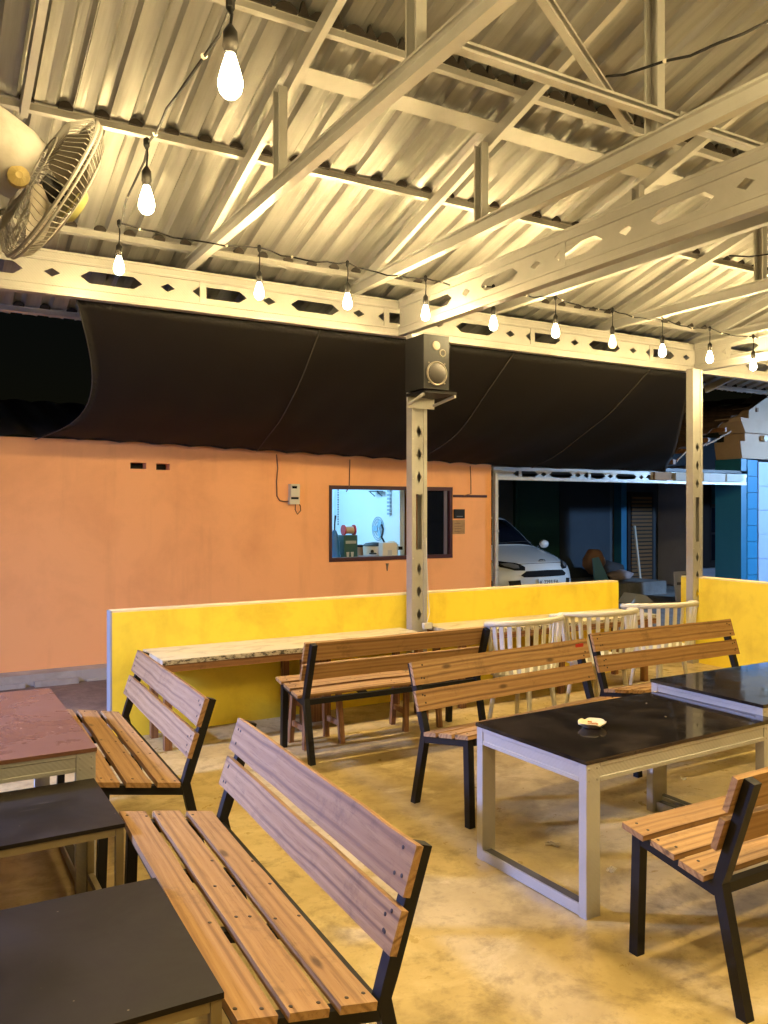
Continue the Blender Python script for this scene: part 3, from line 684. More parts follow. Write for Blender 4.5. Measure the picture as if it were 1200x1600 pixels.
# blue tiled column at right with stepped capital, nearer than the house front
cl = empty('blue_column', 'blue tiled column with beige stepped capital at right edge', 'column', (11.78, 8.75, 0))
MB().box(0, 0.14, 0, 0.5, -0.02, 2.42).build('dark_side', M['bluecol'], cl)
for k in range(9): MB().box(0.143, 0.40, -0.012, 0.5, k*0.27 - 0.02, k*0.27 + 0.243).build('blue_tile', mat('blue_tile%d' % k, (0.03*random.uniform(.8, 1.2), 0.22, 0.42), 0.3), cl)
for k in range(6): MB().box(0.403, 0.95, -0.03, 0.5, k*0.40 - 0.02, k*0.40 + 0.374).build('pale_tile', M['tile'], cl, bevel=0.003)
M['beige'] = paint('beige_moulding', (0.42, 0.30, 0.21), 0.7, (0.75, 0.72, 0.7), 0.4, 5)
MB().plate([(-0.05, 2.42), (1.3, 2.42), (1.3, 2.70), (-0.10, 2.70), (-0.10, 2.66)], [], 0.5, TR(0, -0.06, 0)).build('capital_step', M['beige'], cl)
MB().box(0.12, 1.3, 0.02, 0.42, 2.70, 2.84).build('capital_neck', M['beige'], cl)
MB().plate([(0.0, 2.84), (1.3, 2.84), (1.3, 3.02), (-0.12, 3.08), (-0.10, 3.02)], [], 0.5, TR(0, -0.08, 0)).build('capital_step', M['beige'], cl)
MB().plate([(0.22, 3.03), (1.3, 3.03), (1.3, 3.75), (0.85, 3.55), (0.22, 3.22)], [], 0.4, TR(0, 0.02, 0)).build('gable_moulding', M['beige'], cl)
# house eave: rough tiled roof slope seen from below
rf = MB()
er = empty('tiled_eave', 'dark brown tiled eave of the house at right', 'roof', (10.4, 8.8, 2.3))
M['tileroof'] = earth_mat('old_roof_tile', (0.05, 0.028, 0.018), (0.10, 0.055, 0.035), (0.15, 0.09, 0.06), 4, 0.6)
tm = None
for i in range(9):
    for j in range(7):
        if tm is None:
            o = MB().loft([[Vector((a, y, z + 0.03*math.sin(math.pi*a/0.24))) for a, z in [(0.24*q/6, 0) for q in range(7)] + [(0.24*q/6, 0.014) for q in range(6, -1, -1)]] for y, z in ((0, 0), (0.42, 0))])
            o = o.build('roof_tile', M['tileroof'], er); tm = o.data
        else:
            o = bpy.data.objects.new('roof_tile', tm); COL.objects.link(o); o.parent = er
        o.location = (0.0 + i*0.25 + random.uniform(-.01, .01), j*0.36 + 0.1, 0.15 + i*0.115 + j*0.02 + random.uniform(0, .015)); o.rotation_euler = (R(2 + random.uniform(-2, 2)), R(-25), R(random.uniform(-2, 2)))
for k in range(6):
    MB().bar((-0.2 + 0.4*k, -0.05, 0.02 + 0.115*1.6*k), (-0.2 + 0.4*k, 2.8, 0.10 + 0.115*1.6*k), 0.05, 0.07).build('batten', M['brownwood'], er)
for k in range(5):
    o = MB().box(0, random.uniform(.25, .5), 0, 0.02, 0, 0.02).build('loose_lath', M['pine'], er); o.location = (-0.15 + k*0.22, -0.06, 0.02 + 0.09*k); o.rotation_euler = (0, R(-28 + random.uniform(-8, 8)), R(random.uniform(-15, 15)))
# white bracket box seen in the capital
ws = MB().tube([(12.35, 8.82, 2.77), (12.35, 8.70, 2.77)], 0.05, 14).build('pipe_end', M['white']); tag(ws, 'white pipe end between the capital mouldings at right', 'pipe')
# light boxes stored on the carport beam
for k, (x, l_, c) in enumerate(((9.55, 0.35, (0.32, 0.2, 0.1)), (10.0, 0.5, (0.45, 0.45, 0.42)), (10.62, 0.5, (0.5, 0.52, 0.5)), (11.16, 0.42, (0.5, 0.55, 0.52)))):
    e = empty('stored_panel', ['brown board lying on the carport beam', 'pale board lying on the carport beam left of the post', 'pale board on the carport beam right of the post', 'pale board on the carport beam next to the blue column'][k], 'board', (x, 8.575, 2.03))
    MB().box(0, l_, -0.03, 0.0, 0.0, 0.115).build('board_face', paint('board%d' % k, c, 0.7, (0.7, 0.7, 0.7), 0.4, 6), e, bevel=0.005)
    MB().box(0.01, l_ - .01, 0.001, 0.01, 0.01, 0.10).build('board_backing', M['dwood'], e)
# junk pile, step, sign, scraps
stp = MB().box(9.6, 12.6, 11.0, 12.35, -0.02, 0.22).build('concrete_step', M['paving'], bevel=0.01); tag(stp, 'low concrete step in front of the green door', 'step')
jk = empty('junk_pile', 'heap of sacks and a blue board beside the green door', 'junk pile', (11.25, 11.7, 0.22))
def sack(c, r, m, nm, seed):
    rnd = random.Random(seed); b = bmesh.new(); bmesh.ops.create_icosphere(b, subdivisions=3, radius=1)
    ph = [rnd.uniform(0, 6) for _ in range(6)]
    for v in b.verts:
        q = 1 + 0.12*math.sin(4*v.co.x + ph[0])*math.sin(5*v.co.z + ph[1]) + 0.08*math.sin(9*v.co.y + ph[2])
        v.co = Vector((v.co.x*r[0]*q, v.co.y*r[1]*q, max(v.co.z, -0.85)*r[2]*q)) + Vector(c)
    s_ = MB(); s_.bm.free(); s_.bm = b; return s_.build(nm, m, jk, smooth='all')
sack((0.25, 0.1, 0.35), (0.22, 0.2, 0.26), mat('brown_sack', (0.25, 0.14, 0.09), 0.8), 'sack', 1)
sack((0.62, 0.1, 0.16), (0.34, 0.25, 0.2), mat('dark_sack', (0.03, 0.028, 0.03), 0.8), 'sack', 2)
sack((0.6, -0.25, 0.10), (0.3, 0.15, 0.1), mat('pale_cloth', (0.3, 0.24, 0.24), 0.8), 'cloth', 3)
MB().plate([(-0.15, 0), (0.22, 0), (0.0, 0.48), (-0.15, 0.46)], [], 0.03, TR(0, -0.35, 0, 0, R(-8))).build('leaning_board', mat('blue_board', (0.12, 0.28, 0.42), 0.5), jk)
sg = empty('lettered_sign', 'pale lettered signboard leaning at the foot of the pillar', 'sign', (11.25, 9.6, -0.02), R(0))
sgm = paint('sign_board', (0.42, 0.39, 0.36), 0.6, (0.75, 0.75, 0.75), 0.4, 5)
MB().box(0, 0.62, 0, 0.02, 0.05, 0.56, TR(0, 0, 0, 0, R(-6))).build('board', sgm, sg)
sl = MB()
rs = random.Random(4)
for (z, x0, x1, h) in ((0.48, 0.2, 0.5, 0.02), (0.425, 0.16, 0.42, 0.022), (0.33, 0.05, 0.56, 0.045), (0.255, 0.29, 0.33, 0.04), (0.185, 0.21, 0.43, 0.042), (0.11, 0.12, 0.42, 0.018)):
    x = x0
    while x < x1:
        wv_ = rs.uniform(0.012, 0.03); sl.box(x, min(x + wv_, x1), -0.003, -0.001, z, z + h, TR(0, 0, 0, 0, R(-6))); x += wv_ + 0.008
tag(sl.build('painted_strokes', mat('sign_paint', (0.03, 0.025, 0.03), 0.6), sg), kind='stuff')
sc_ = MB()
o = MB().plate([(-0.25, 0), (0.3, 0), (0.12, 0.12), (-0.1, 0.16)], [], 0.3, TR(10.95, 10.1, -0.018)).build('white_sheet', mat('white_tarp', (0.55, 0.55, 0.53), 0.6)); tag(o, 'crumpled white sheet on the yard in front of the louvred door', 'sheet')
o = MB().tube([(12.9, 11.9, 0.0), (12.92, 12.1, 1.25)], 0.025, 8).build('leaning_pole', M['white']); tag(o, 'pale pole leaning beside the louvred door', 'pole')

# ---- parked car
def catmull(P, t):
    i = min(int(t), len(P) - 2); u = t - i
    p0, p1, p2, p3 = P[max(i-1, 0)], P[i], P[i+1], P[min(i+2, len(P)-1)]
    return [0.5*((2*b) + (-a + c)*u + (2*a - 5*b + 4*c - d)*u*u + (-a + 3*b - 3*c + d)*u**3) for a, b, c, d in zip(p0, p1, p2, p3)]
# rows from bumper bottom to tail: y, z, half width, front setback, crown drop
CP = [(0.10, 0.20, 0.66, 0.26, 0.0), (0.02, 0.30, 0.72, 0.27, 0.0), (0.0, 0.48, 0.74, 0.28, 0.0), (0.03, 0.64, 0.74, 0.30, 0.02),
      (0.09, 0.745, 0.74, 0.32, 0.04), (0.20, 0.80, 0.74, 0.28, 0.06), (0.50, 0.89, 0.735, 0.15, 0.075), (0.92, 0.985, 0.72, 0.10, 0.07),
      (1.02, 1.02, 0.69, 0.12, 0.06), (1.32, 1.25, 0.62, 0.13, 0.05), (1.62, 1.435, 0.56, 0.10, 0.04), (1.95, 1.50, 0.55, 0.0, 0.04),
      (2.6, 1.51, 0.55, 0.0, 0.04), (3.15, 1.44, 0.54, -0.05, 0.05), (3.42, 1.1, 0.64, -0.12, 0.03), (3.55, 0.8, 0.70, -0.15, 0.0), (3.55, 0.3, 0.70, -0.15, 0.0)]
def S(t, f_):
    y, z, hw, a, b = catmull(CP, t); q = abs(f_)**2.6
    return Vector((f_*hw, y + a*q, z - b*q))
def Sn(t, f_):
    e_ = 0.02; a = S(min(t + e_, 15.99), f_) - S(max(t - e_, 0), f_); b = S(t, min(f_ + e_, 1)) - S(t, max(f_ - e_, -1))
    n_ = b.cross(a); n_.normalize(); return n_ if n_.y < 0 or n_.z > 0 else -n_
car = empty('parked_car', 'white hatchback parked nose out in the dark carport', 'car', (8.84, 10.10, -0.02))
M['car'] = mat('white_car_paint', (0.62, 0.64, 0.66), 0.25, Coat_Weight=0.6)
b = MB(); bm = b.bm; NT_, NF = 96, 16; rows = []
for i in range(NT_ + 1):
    t = 15.99*i/NT_; row = [S(t, -1 + 2*j/NF) for j in range(NF + 1)]
    eL, eR = row[0], row[-1]
    def side(e_, s_):
        zb = min(e_.z - 0.015, 0.93)
        hwb = 0.80 if 0.45 < e_.y < 3.4 else 0.76
        if e_.y < 0.5: hwb = lerp(abs(e_.x) + 0.01, 0.80, max(0, (e_.y - 0.25)/0.25))
        return [Vector((s_*hwb*0.985, e_.y, zb)), Vector((s_*hwb, e_.y, max(zb*0.72, 0.22))), Vector((s_*hwb*0.97, e_.y, 0.19))]
    row = list(reversed(side(eL, -1))) + row + side(eR, 1)
    rows.append([bm.verts.new(p) for p in row])
for a, c in zip(rows, rows[1:]):
    for j in range(len(a) - 1): bm.faces.new((a[j], a[j+1], c[j+1], c[j]))
bmesh.ops.remove_doubles(bm, verts=bm.verts[:], dist=0.0005)
b.build('body', M['car'], car, smooth='all')
def patch(poly, m, name, lift=0.006, parent=car, sub=5, thick=0.012):
    """patch on the body surface: poly in (t, f); fan rings from the centroid"""
    q = []
    for k in range(len(poly)):
        a, c = poly[k], poly[(k+1) % len(poly)]
        q += [(lerp(a[0], c[0], s_/sub), lerp(a[1], c[1], s_/sub)) for s_ in range(sub)]
    ct, cf = sum(p[0] for p in q)/len(q), sum(p[1] for p in q)/len(q)
    b_ = MB(); rings = []
    for s_, L in ((1.0, -thick), (1.0, lift), (0.8, lift + 0.002), (0.5, lift + 0.003), (0.2, lift + 0.003)):
        rings.append([S(lerp(ct, p[0], s_), lerp(cf, p[1], s_)) + Sn(lerp(ct, p[0], s_), lerp(cf, p[1], s_))*L for p in q])
    b_.loft(rings); return b_.build(name, m, parent, smooth=True)
M['grille'] = mat('grille_black', (0.006, 0.006, 0.007), 0.8, 0, 0.15); M['lens'] = mat('headlamp_lens', (0.35, 0.36, 0.38), 0.08, 0.6); M['lampdark'] = mat('headlamp_bezel', (0.015, 0.016, 0.018), 0.12)
for s_ in (-1, 1):
    h = patch([(5.7, s_*0.985), (4.7, s_*0.985), (3.7, s_*0.93), (3.1, s_*0.72), (3.05, s_*0.52), (3.5, s_*0.50), (4.5, s_*0.66), (5.1, s_*0.82)], M['lampdark'], 'headlight', 0.010)
    patch([(4.5, s_*0.90), (3.8, s_*0.86), (3.35, s_*0.72), (3.35, s_*0.62), (3.8, s_*0.62), (4.4, s_*0.76)], M['lens'], 'lamp_reflector', 0.016, h, 4)
    patch([(1.4, s_*0.62), (1.4, s_*0.84), (2.0, s_*0.86), (2.1, s_*0.64)], M['lampdark'], 'fog_lamp_recess', 0.004)
patch([(2.35, -0.56), (2.35, 0.56), (2.55, 0.62), (2.95, 0.50), (3.0, 0.0), (2.95, -0.50), (2.55, -0.62)], M['grille'], 'grille', 0.012)
patch([(1.0, -0.5), (1.0, 0.5), (1.35, 0.55), (1.35, -0.55)], M['grille'], 'lower_intake', 0.010)
patch([(7.98, -0.93), (7.98, 0.93), (10.0, 0.90), (10.0, -0.90)], M['tint'], 'windscreen', 0.006, sub=12)
patch([(4.02, -0.66), (4.02, 0.66), (4.09, 0.66), (4.09, -0.66)], M['blackplastic'], 'bonnet_seam', 0.002, sub=10)
bd = MB()
for dx in (0, 1):
    bd.tube([S(4.62, 0) + Vector(((-1)**dx*0.02 + 0.042*math.cos(a), -0.012, 0.028*math.sin(a))) for a in [2*math.pi*i/14 for i in range(15)]], 0.006, 6)
bd.build('badge', mat('chrome', (0.55, 0.57, 0.6), 0.15, 1.0), car)
pz = 0.445
plt = MB().box(-0.215, 0.215, -0.022, -0.008, pz - 0.067, pz + 0.067).build('number_plate', mat('plate_white', (0.62, 0.63, 0.62), 0.45), car, bevel=0.004, loc=(0.02, 0, 0))
def text_mesh(txt, size, m, name, parent, M4):
    cu = bpy.data.curves.new('txt', 'FONT'); cu.body = txt; cu.size = size; cu.align_x = 'CENTER'; cu.align_y = 'CENTER'; cu.extrude = 0.001; cu.resolution_u = 3
    ob_ = bpy.data.objects.new('txt', cu); COL.objects.link(ob_)
    dg = bpy.context.evaluated_depsgraph_get(); me = bpy.data.meshes.new_from_object(ob_.evaluated_get(dg))
    bpy.data.objects.remove(ob_); me.transform(M4); me.name = name; me.materials.clear(); me.materials.append(m)
    o_ = bpy.data.objects.new(name, me); COL.objects.link(o_); o_.parent = parent; return o_
tx = text_mesh('K 2293 FA', 0.088, M['blackplastic'], 'plate_lettering', plt, TR(0, -0.024, pz + 0.006, 0, R(90)))
for s_ in (-1, 1):
    mr = MB(); bmesh.ops.create_icosphere(mr.bm, subdivisions=2, radius=1, matrix=TR(s_*0.90, 1.12, 1.0) @ Matrix.Diagonal((0.10, 0.06, 0.075, 1)))
    mo = mr.build('wing_mirror', M['car'], car, smooth='all')
    MB().bar((s_*0.74, 1.14, 0.95), (s_*0.88, 1.13, 0.975), 0.03, 0.03).build('mirror_arm', M['blackplastic'], mo)
    for y in (0.62, 2.98):
        wh = MB().lathe([(0.17, -0.08), (0.25, -0.085), (0.28, -0.05), (0.28, 0.05), (0.25, 0.085), (0.17, 0.08)], 28, TR(s_*0.73, y, 0.28, 0, 0, R(90))).build('wheel', M['blackplastic'], car, smooth=True)
        MB().lathe([(0.17, -0.06), (0.05, -0.085), (0.05, 0.085), (0.17, 0.06)], 20, TR(s_*0.735, y, 0.28, 0, 0, R(90))).build('rim', M['alu'], wh)
    for (y0, y1) in ((1.25, 2.05), (2.1, 2.85)):
        MB().loft([[Vector((s_*0.795, y0, 0.95)), Vector((s_*0.795, y1, 0.95)), Vector((s_*0.60, y1, 1.36)), Vector((s_*0.60, max(y0, 1.75), 1.36))], [Vector((s_*0.78, y0, 0.95)), Vector((s_*0.78, y1, 0.95)), Vector((s_*0.58, y1, 1.36)), Vector((s_*0.58, max(y0, 1.75), 1.36))]]).build('side_window', M['tint'], car)
MB().tube([(-0.4, 0.93, 1.04), (0.05, 0.96, 1.055), (0.5, 1.0, 1.06)], 0.008, 6).build('wiper', M['blackplastic'], car)

# ================================================================== COUNTERS
def counter(label, x0, x1, y0, y1, zt, legs):
    e = empty('marble_counter', label, 'counter', (x0, y0, 0))
    L, D = x1 - x0, y1 - y0
    MB().box(0, L, 0.006, D, zt - 0.03, zt).build('counter_top', M['marble'], e, bevel=0.004)
    MB().box(0.002, L - 0.002, 0, 0.0058, zt - 0.032, zt - 0.003).build('chipped_edge', M['chip'], e)
    MB().box(0.01, L - 0.01, 0.02, 0.05, zt - 0.085, zt - 0.031).build('front_rail', M['brownrail'], e, bevel=0.003)
    MB().box(0.01, L - 0.01, D - 0.05, D - 0.01, zt - 0.085, zt - 0.031).build('back_rail', M['brownrail'], e, bevel=0.003)
    for x in legs:
        for y in (0.055, D - 0.11):
            MB().box(x, x + 0.05, y, y + 0.05, 0, zt - 0.032).build('leg', M['brownwood'], e, bevel=0.003)
        MB().box(x + 0.008, x + 0.042, 0.106, D - 0.111, 0.16, 0.21).build('stretcher', M['brownwood'], e, bevel=0.003)
    return e
counter('pale marble counter along the yellow wall left of the post', 1.44, 3.56, 5.38, YW - 0.005, 0.61, (0.03, 1.02, 2.0))
counter('pale marble counter along the yellow wall right of the post', 3.79, 6.04, 5.36, YW - 0.005, 0.62, (0.05, 1.1, 2.12))
pb = MB().box(2.55, 2.78, 5.62, 5.65, 0, 0.5).build('dark_board', M['brownwood']); tag(pb, 'dark wooden board leaning under the left counter', 'board')

# ================================================================== BENCHES
def make_bench(label, L=1.40, wp=(0.098, 0.104, 0.098), seed=0):
    rnd = random.Random(seed)
    e = empty('slatted_bench', label, 'bench', group='pine and black steel benches')
    T = 0.038
    sz = lambda y: 0.45 - (0.06/0.36)*y     # top of the steel seat frame
    for x in (0.03, L - 0.03):
        MB().bar((x, 0.03, 0), (x, 0.045, sz(0.03) - 0.002), T, T, (0, 1, 0)).build('front_leg', M['black'], e, bevel=0.003)
        up = MB()
        pr = [(-T/2, -T/2), (T/2, -T/2), (T/2, T/2), (-T/2, T/2)]
        ctr = [(0.475, 0.0, 0), (0.385, 0.395, 0), (0.403, 0.45, 0), (0.502, 0.755, 0)]
        rings = []
        for k, (y, z, _) in enumerate(ctr):
            a = ctr[max(k-1, 0)]; c = ctr[min(k+1, 3)]; d = Vector((0, c[0]-a[0], c[1]-a[1])).normalized(); n_ = Vector((0, d.z, -d.y))
            if k == 0: n_ = Vector((0, 1, 0))
            rings.append([Vector((x, y, z)) + Vector((p, 0, 0)) + n_*q for p, q in pr])
        up.loft(rings); up.build('rear_upright', M['black'], e, bevel=0.003)
        MB().bar((x, 0.04, sz(0.04) - T/2), (x, 0.375, sz(0.375) - T/2), T - 0.003, T, (0, 0, 1)).build('side_rail', M['black'], e, bevel=0.003)
    for y in (0.035, 0.372):
        MB().bar((0.05, y, sz(y) - T/2 - 0.001), (L - 0.05, y, sz(y) - T/2 - 0.001), T - 0.006, T - 0.004).build('long_rail', M['black'], e)
    for x in (L*0.36, L*0.66):
        MB().bar((x, 0.055, sz(0.055) - T/2 - 0.002), (x, 0.35, sz(0.35) - T/2 - 0.002), T - 0.004, T - 0.006).build('cross_rail', M['black'], e)
    ang = math.atan(0.06/0.36)
    def plank(y0, w_, ov, nm):
        y1 = y0 + w_; b_ = MB(); th = 0.021; xs0, xs1 = -ov + rnd.uniform(-.006, .006), L + ov + rnd.uniform(-.006, .006)
        n_ = 9; rings = []
        for i in range(n_ + 1):
            x = lerp(xs0, xs1, i/n_); j0, j1 = rnd.uniform(-.002, .002), rnd.uniform(-.002, .002); bow = 0.003*math.sin(math.pi*i/n_)*rnd.uniform(-1, 1)
            rings.append([Vector((x, y0 + j0, 0 + bow)), Vector((x, y1 + j1, 0 + bow)), Vector((x, y1 + j1, th + bow)), Vector((x, y0 + j0, th + bow))])
        b_.loft(rings)
        o = b_.build(nm, M['pine'], e, bevel=0.0022, smooth=False)
        return o, xs0, xs1
    def screws(parent, xs, ys, z):
        s_ = MB()
        for x in xs:
            for y in ys:
                if rnd.random() < 0.12: continue
                s_.lathe([(0.0055, 0), (0.0055, 0.0012), (0.001, 0.0015)], 8, TR(x + rnd.uniform(-.016, .016), y + rnd.uniform(-.014, .014), z))
        tag(s_.build('screw_heads', M['screw'], parent), kind='stuff')
    y = 0.0
    for k in range(3):
        o, a, b2 = plank(0, wp[k], 0.012, 'seat_plank')
        o.location = (0, y, sz(y) + 0.001); o.rotation_euler = (-ang, 0, 0)
        screws(o, (0.03, L*0.36, L*0.5, L*0.66, L - 0.03), (0.022, wp[k] - 0.022), 0.0212)
        y += wp[k] + 0.026
    dv = Vector((0.502 - 0.403, 0.755 - 0.45)).normalized()   # along the upright (y, z)
    a2 = math.atan2(dv.y, dv.x)
    for k, (s0, w_) in enumerate(((0.058, 0.110), (0.196, 0.125))):
        o, a, b2 = plank(0, w_, 0.012, 'back_plank')
        py = 0.403 + dv.x*s0; pz_ = 0.45 + dv.y*s0
        nrm = Vector((-dv.y, dv.x))   # towards the sitter
        o.location = (0, py + nrm.x*0.0195, pz_ + nrm.y*0.0195); o.rotation_euler = (a2, 0, 0)
        screws(o, (0.03, 0.05, L - 0.05, L - 0.03), (0.03, w_ - 0.03), 0.0212)
    return e
benches = {}
BL = [  # label, origin (front left corner as the sitter looks), rz
 ('slatted pine bench filling the lower left foreground', (0.68, 3.15), R(-92.2), 11),
 ('slatted pine bench with bluish backrest beside the yellow wall end', (0.715, 4.96), R(-91.8), 23),
 ('slatted pine bench behind the black table, red label on its backrest', (2.42, 3.34), R(6), 37),
 ('slatted pine bench right behind the farthest black table', (3.98, 3.63), R(0), 41),
 ('slatted pine bench seen from behind, facing the left counter', (3.56, 5.17), R(180), 59),
 ('slatted pine bench at right edge, near the black table', (3.645, 2.15), R(180), 67)]
for lb, (x, y), rz, sd in BL:
    e = make_bench(lb, seed=sd); e.location = (x, y, 0); e.rotation_euler = (0, 0, rz); benches[sd] = e
e = benches[37]
MB().box(1.30, 1.372, 0, 0.002, 0, 0.028).build('red_label', M['redtag'], e).location = (0, 0.448, 0.715)
e.children[-1].rotation_euler = (R(-18), 0, 0)

# ================================================================== TABLES
def frame_table(label, x0, y0, lx, ly, h, top, rz=0, legend='steel framed table'):
    """embossed aluminium profile table: apron, box legs in closed end loops"""
    e = empty('steel_table', label, 'table', (x0, y0, 0), rz, 'embossed steel tables')
    MB().box(-0.004, lx + 0.004, -0.004, ly + 0.004, h - 0.016, h).build('table_top', top, e, bevel=0.003)
    A, LW, LD = 0.075, 0.075, 0.04
    za, zb = h - 0.0165 - A, h - 0.0165
    for y, s_ in ((0.0, 1), (ly - 0.03, -1)):
        MB().ext(rail_prof(A, 0.03), (LW + 0.002, y + 0.015, (za + zb)/2), (lx - LW - 0.002, y + 0.015, (za + zb)/2)).build('apron', M['alu'], e)
    for x in (0.0, lx - 0.03):
        MB().ext(rail_prof(A, 0.03), (x + 0.015, LD + 0.002, (za + zb)/2), (x + 0.015, ly - LD - 0.002, (za + zb)/2)).build('apron', M['alu'], e)
    sc = MB()
    for ix, x in enumerate((0.0, lx - LW)):
        for iy, y in enumerate((0.0, ly - LD)):
            MB().box(x, x + LW, y, y + LD, 0.0, zb - 0.001).build('leg', M['alu'], e, bevel=0.003)
            for z in (zb - 0.02, za + 0.01):
                for dx in (0.015, LW - 0.015):
                    if iy == 0: sc.lathe([(0.005, 0), (0.005, 0.002), (0.001, 0.003)], 8, TR(x + dx, y, z, 0, R(90)))
            # open side of the channel seen as a dark lip
        xr = x + (0.0 if ix == 0 else LW - 0.05)
        br = MB().ext(chan(0.05, 0.045), (xr + 0.025, LD + 0.001, 0.026), (xr + 0.025, ly - LD - 0.001, 0.026), (1, 0, 0)).build('bottom_rail', M['alu'], e)
        MB().box(xr + 0.006, xr + 0.044, LD + 0.01, ly - LD - 0.01, 0.0500, 0.0515).build('tread_strip', mat('dark_tread', (0.06, 0.05, 0.04), 0.8) if 'dark_tread' not in bpy.data.materials else bpy.data.materials['dark_tread'], br)  # dark strip laid along the top of the bottom rail
    tag(sc.build('rivets', M['steel'], e), kind='stuff')
    return e
frame_table('black topped steel table with an ashtray on it', 2.285, 2.385, 1.22, 0.68, 0.62, M['granite'], R(2))
frame_table('glossy black topped steel table at right edge, behind the ashtray table', 3.525, 2.50, 1.25, 0.68, 0.668, M['granite'], R(0))
frame_table('steel table with reddish brown top at left edge', -0.55, 3.53, 1.22, 1.30, 0.62, M['redboard'], R(0))
def thin_table(label, x0, y0, lx, ly, h, rz=0):
    e = empty('low_table', label, 'table', (x0, y0, 0), rz, 'low dark tables')
    br = M['brass'] if 'brass' in M else None
    MB().box(0, lx, 0, ly, h - 0.014, h).build('table_top', M['board'], e, bevel=0.003)
    z1 = h - 0.0145; t = 0.026
    for y in (0.004, ly - t - 0.004): MB().box(t + .006, lx - t - .006, y, y + t, z1 - t, z1).build('frame_rail', br, e, bevel=0.002)
    for x in (0.004, lx - t - 0.004): MB().box(x, x + t, t + .006, ly - t - .006, z1 - t, z1).build('frame_rail', br, e, bevel=0.002)
    for x in (0.004, lx - t - 0.004):
        for y in (0.004, ly - t - 0.004): MB().box(x, x + t, y, y + t, 0, z1 - .001).build('leg', br, e, bevel=0.002)
        MB().box(x + .002, x + t - .002, t + .006, ly - t - .006, 0.10, 0.10 + t).build('stretcher', br, e, bevel=0.002)
    return e
M['brass'] = steel('dull_brass_tube', (0.28, 0.22, 0.12), 0.45, 0.5)
thin_table('low dark table behind the nearest one at left edge', -0.55, 2.955, 1.21, 0.56, 0.50)
thin_table('nearest low dark table in the bottom left corner', -0.55, 1.84, 1.175, 0.665, 0.50, R(-1.5))

# ---- ashtray and scraps
at = empty('ashtray', 'pale scalloped ashtray with cigarette ends on the black table', 'ashtray', (2.66, 2.74, 0.6205))
b = MB(); bm = b.bm; rings = []
for r_, z in ((0.034, 0.0), (0.042, 0.004), (0.062, 0.026), (0.060, 0.028), (0.038, 0.009), (0.006, 0.008)):
    ring = []
    for k in range(32):
        a = 2*math.pi*k/32; lobe = 1 + (0.16*max(0, math.cos(2*a))**2 if r_ > 0.05 else 0)
        ring.append(Vector((r_*lobe*math.cos(a), r_*lobe*math.sin(a), z - (0.008*max(0, math.cos(4*a + 0.8))**4 if r_ > 0.05 else 0))))
    rings.append(ring)
b.loft(rings); b.build('dish', mat('pale_ceramic', (0.72, 0.62, 0.42), 0.3), at, smooth=True)
for k, (x, y, a) in enumerate(((-0.01, 0.005, 20), (0.012, -0.01, 75), (0.01, 0.016, -40), (-0.015, -0.015, 130))):
    q = MB().tube([(-0.016, 0, 0), (0.002, 0, 0.002)], 0.004, 8).build('cigarette_end', mat('filter_tan%d' % k, (0.55, 0.25, 0.07), 0.7), at); q.location = (x, y, 0.014 + 0.002*k); q.rotation_euler = (0, R(10), R(a))
b = MB().lathe([(0.022, 0.009), (0.017, 0.014), (0.004, 0.017)], 12); b.build('ash', mat('ash', (0.3, 0.24, 0.17), 0.9), at)
def scrap(label, x, y, z, s, seed, m):
    rnd = random.Random(seed); b_ = MB(); n_ = 6; vs = [[b_.bm.verts.new((i*s/n_ - s/2, j*s*0.6/n_ - s*0.3, max(0.001, rnd.uniform(0, s*0.16)))) for i in range(n_ + 1)] for j in range(n_ + 1)]
    for i in range(n_):
        for j in range(n_): b_.bm.faces.new((vs[j][i], vs[j][i+1], vs[j+1][i+1], vs[j+1][i]))
    bmesh.ops.solidify(b_.bm, geom=b_.bm.faces[:], thickness=0.001)
    o_ = b_.build('plastic_scrap', m, None); o_.location = (x, y, z); o_.rotation_euler = (0, 0, rnd.uniform(0, 3)); tag(o_, label, 'litter', 'scraps of litter'); return o_
M['scrap'] = mat('clear_wrapper', (0.68, 0.6, 0.45), 0.2)
def gp(u, v, z=0.0):
    d = FPX*(CAMZ - z)/(v - HOR); l = (u - 600)/FPX*d
    return (d*math.sin(R(30)) + l*math.cos(R(30)), d*math.cos(R(30)) - l*math.sin(R(30)))
for (u, v, s, lb) in ((864, 1320, 0.07, 'crumpled clear wrapper on the floor under the black table'), (956, 1360, 0.06, 'small flat wrapper on the floor right of the table leg'),
                      (1068, 1232, 0.05, 'white scrap on the bottom rail of the far black table')):
    x, y = gp(u, v); scrap(lb, x, y, 0.0005 if u < 1000 else 0.053, s, int(u), M['scrap'])
for (u, v, s, lb) in ((1025, 1081, 0.035, 'white scrap at the far edge of the ashtray table'), (1010, 1099, 0.012, 'white crumb on the ashtray table top'), (1040, 1120, 0.012, 'pale crumb right of the ashtray')):
    x, y = gp(u, v, 0.62); scrap(lb, x, y, 0.6203, s, int(u), M['scrap'])

# ---- wooden stools under the counter
def stool(label, x, y, rz=0):
    e = empty('wooden_stool', label, 'stool', (x, y, 0), rz, 'wooden stools')
    MB().box(-0.15, 0.15, -0.12, 0.12, 0.40, 0.425).build('seat', M['brownrail'], e, bevel=0.004)
    for sx in (-1, 1):
        for sy in (-1, 1): MB().bar((sx*0.14, sy*0.11, 0), (sx*0.12, sy*0.09, 0.399), 0.035, 0.035, (0, 1, 0)).build('leg', M['brownwood'], e, bevel=0.003)
        MB().box(sx*0.133 - 0.012, sx*0.133 + 0.012, -0.078, 0.078, 0.12, 0.155).build('stretcher', M['brownwood'], e)
    return e
stool('brown wooden stool under the left end of the counter bench', 2.42, 5.12, R(3))
stool('brown wooden stool under the right end of the counter bench', 3.25, 5.16, R(-5))

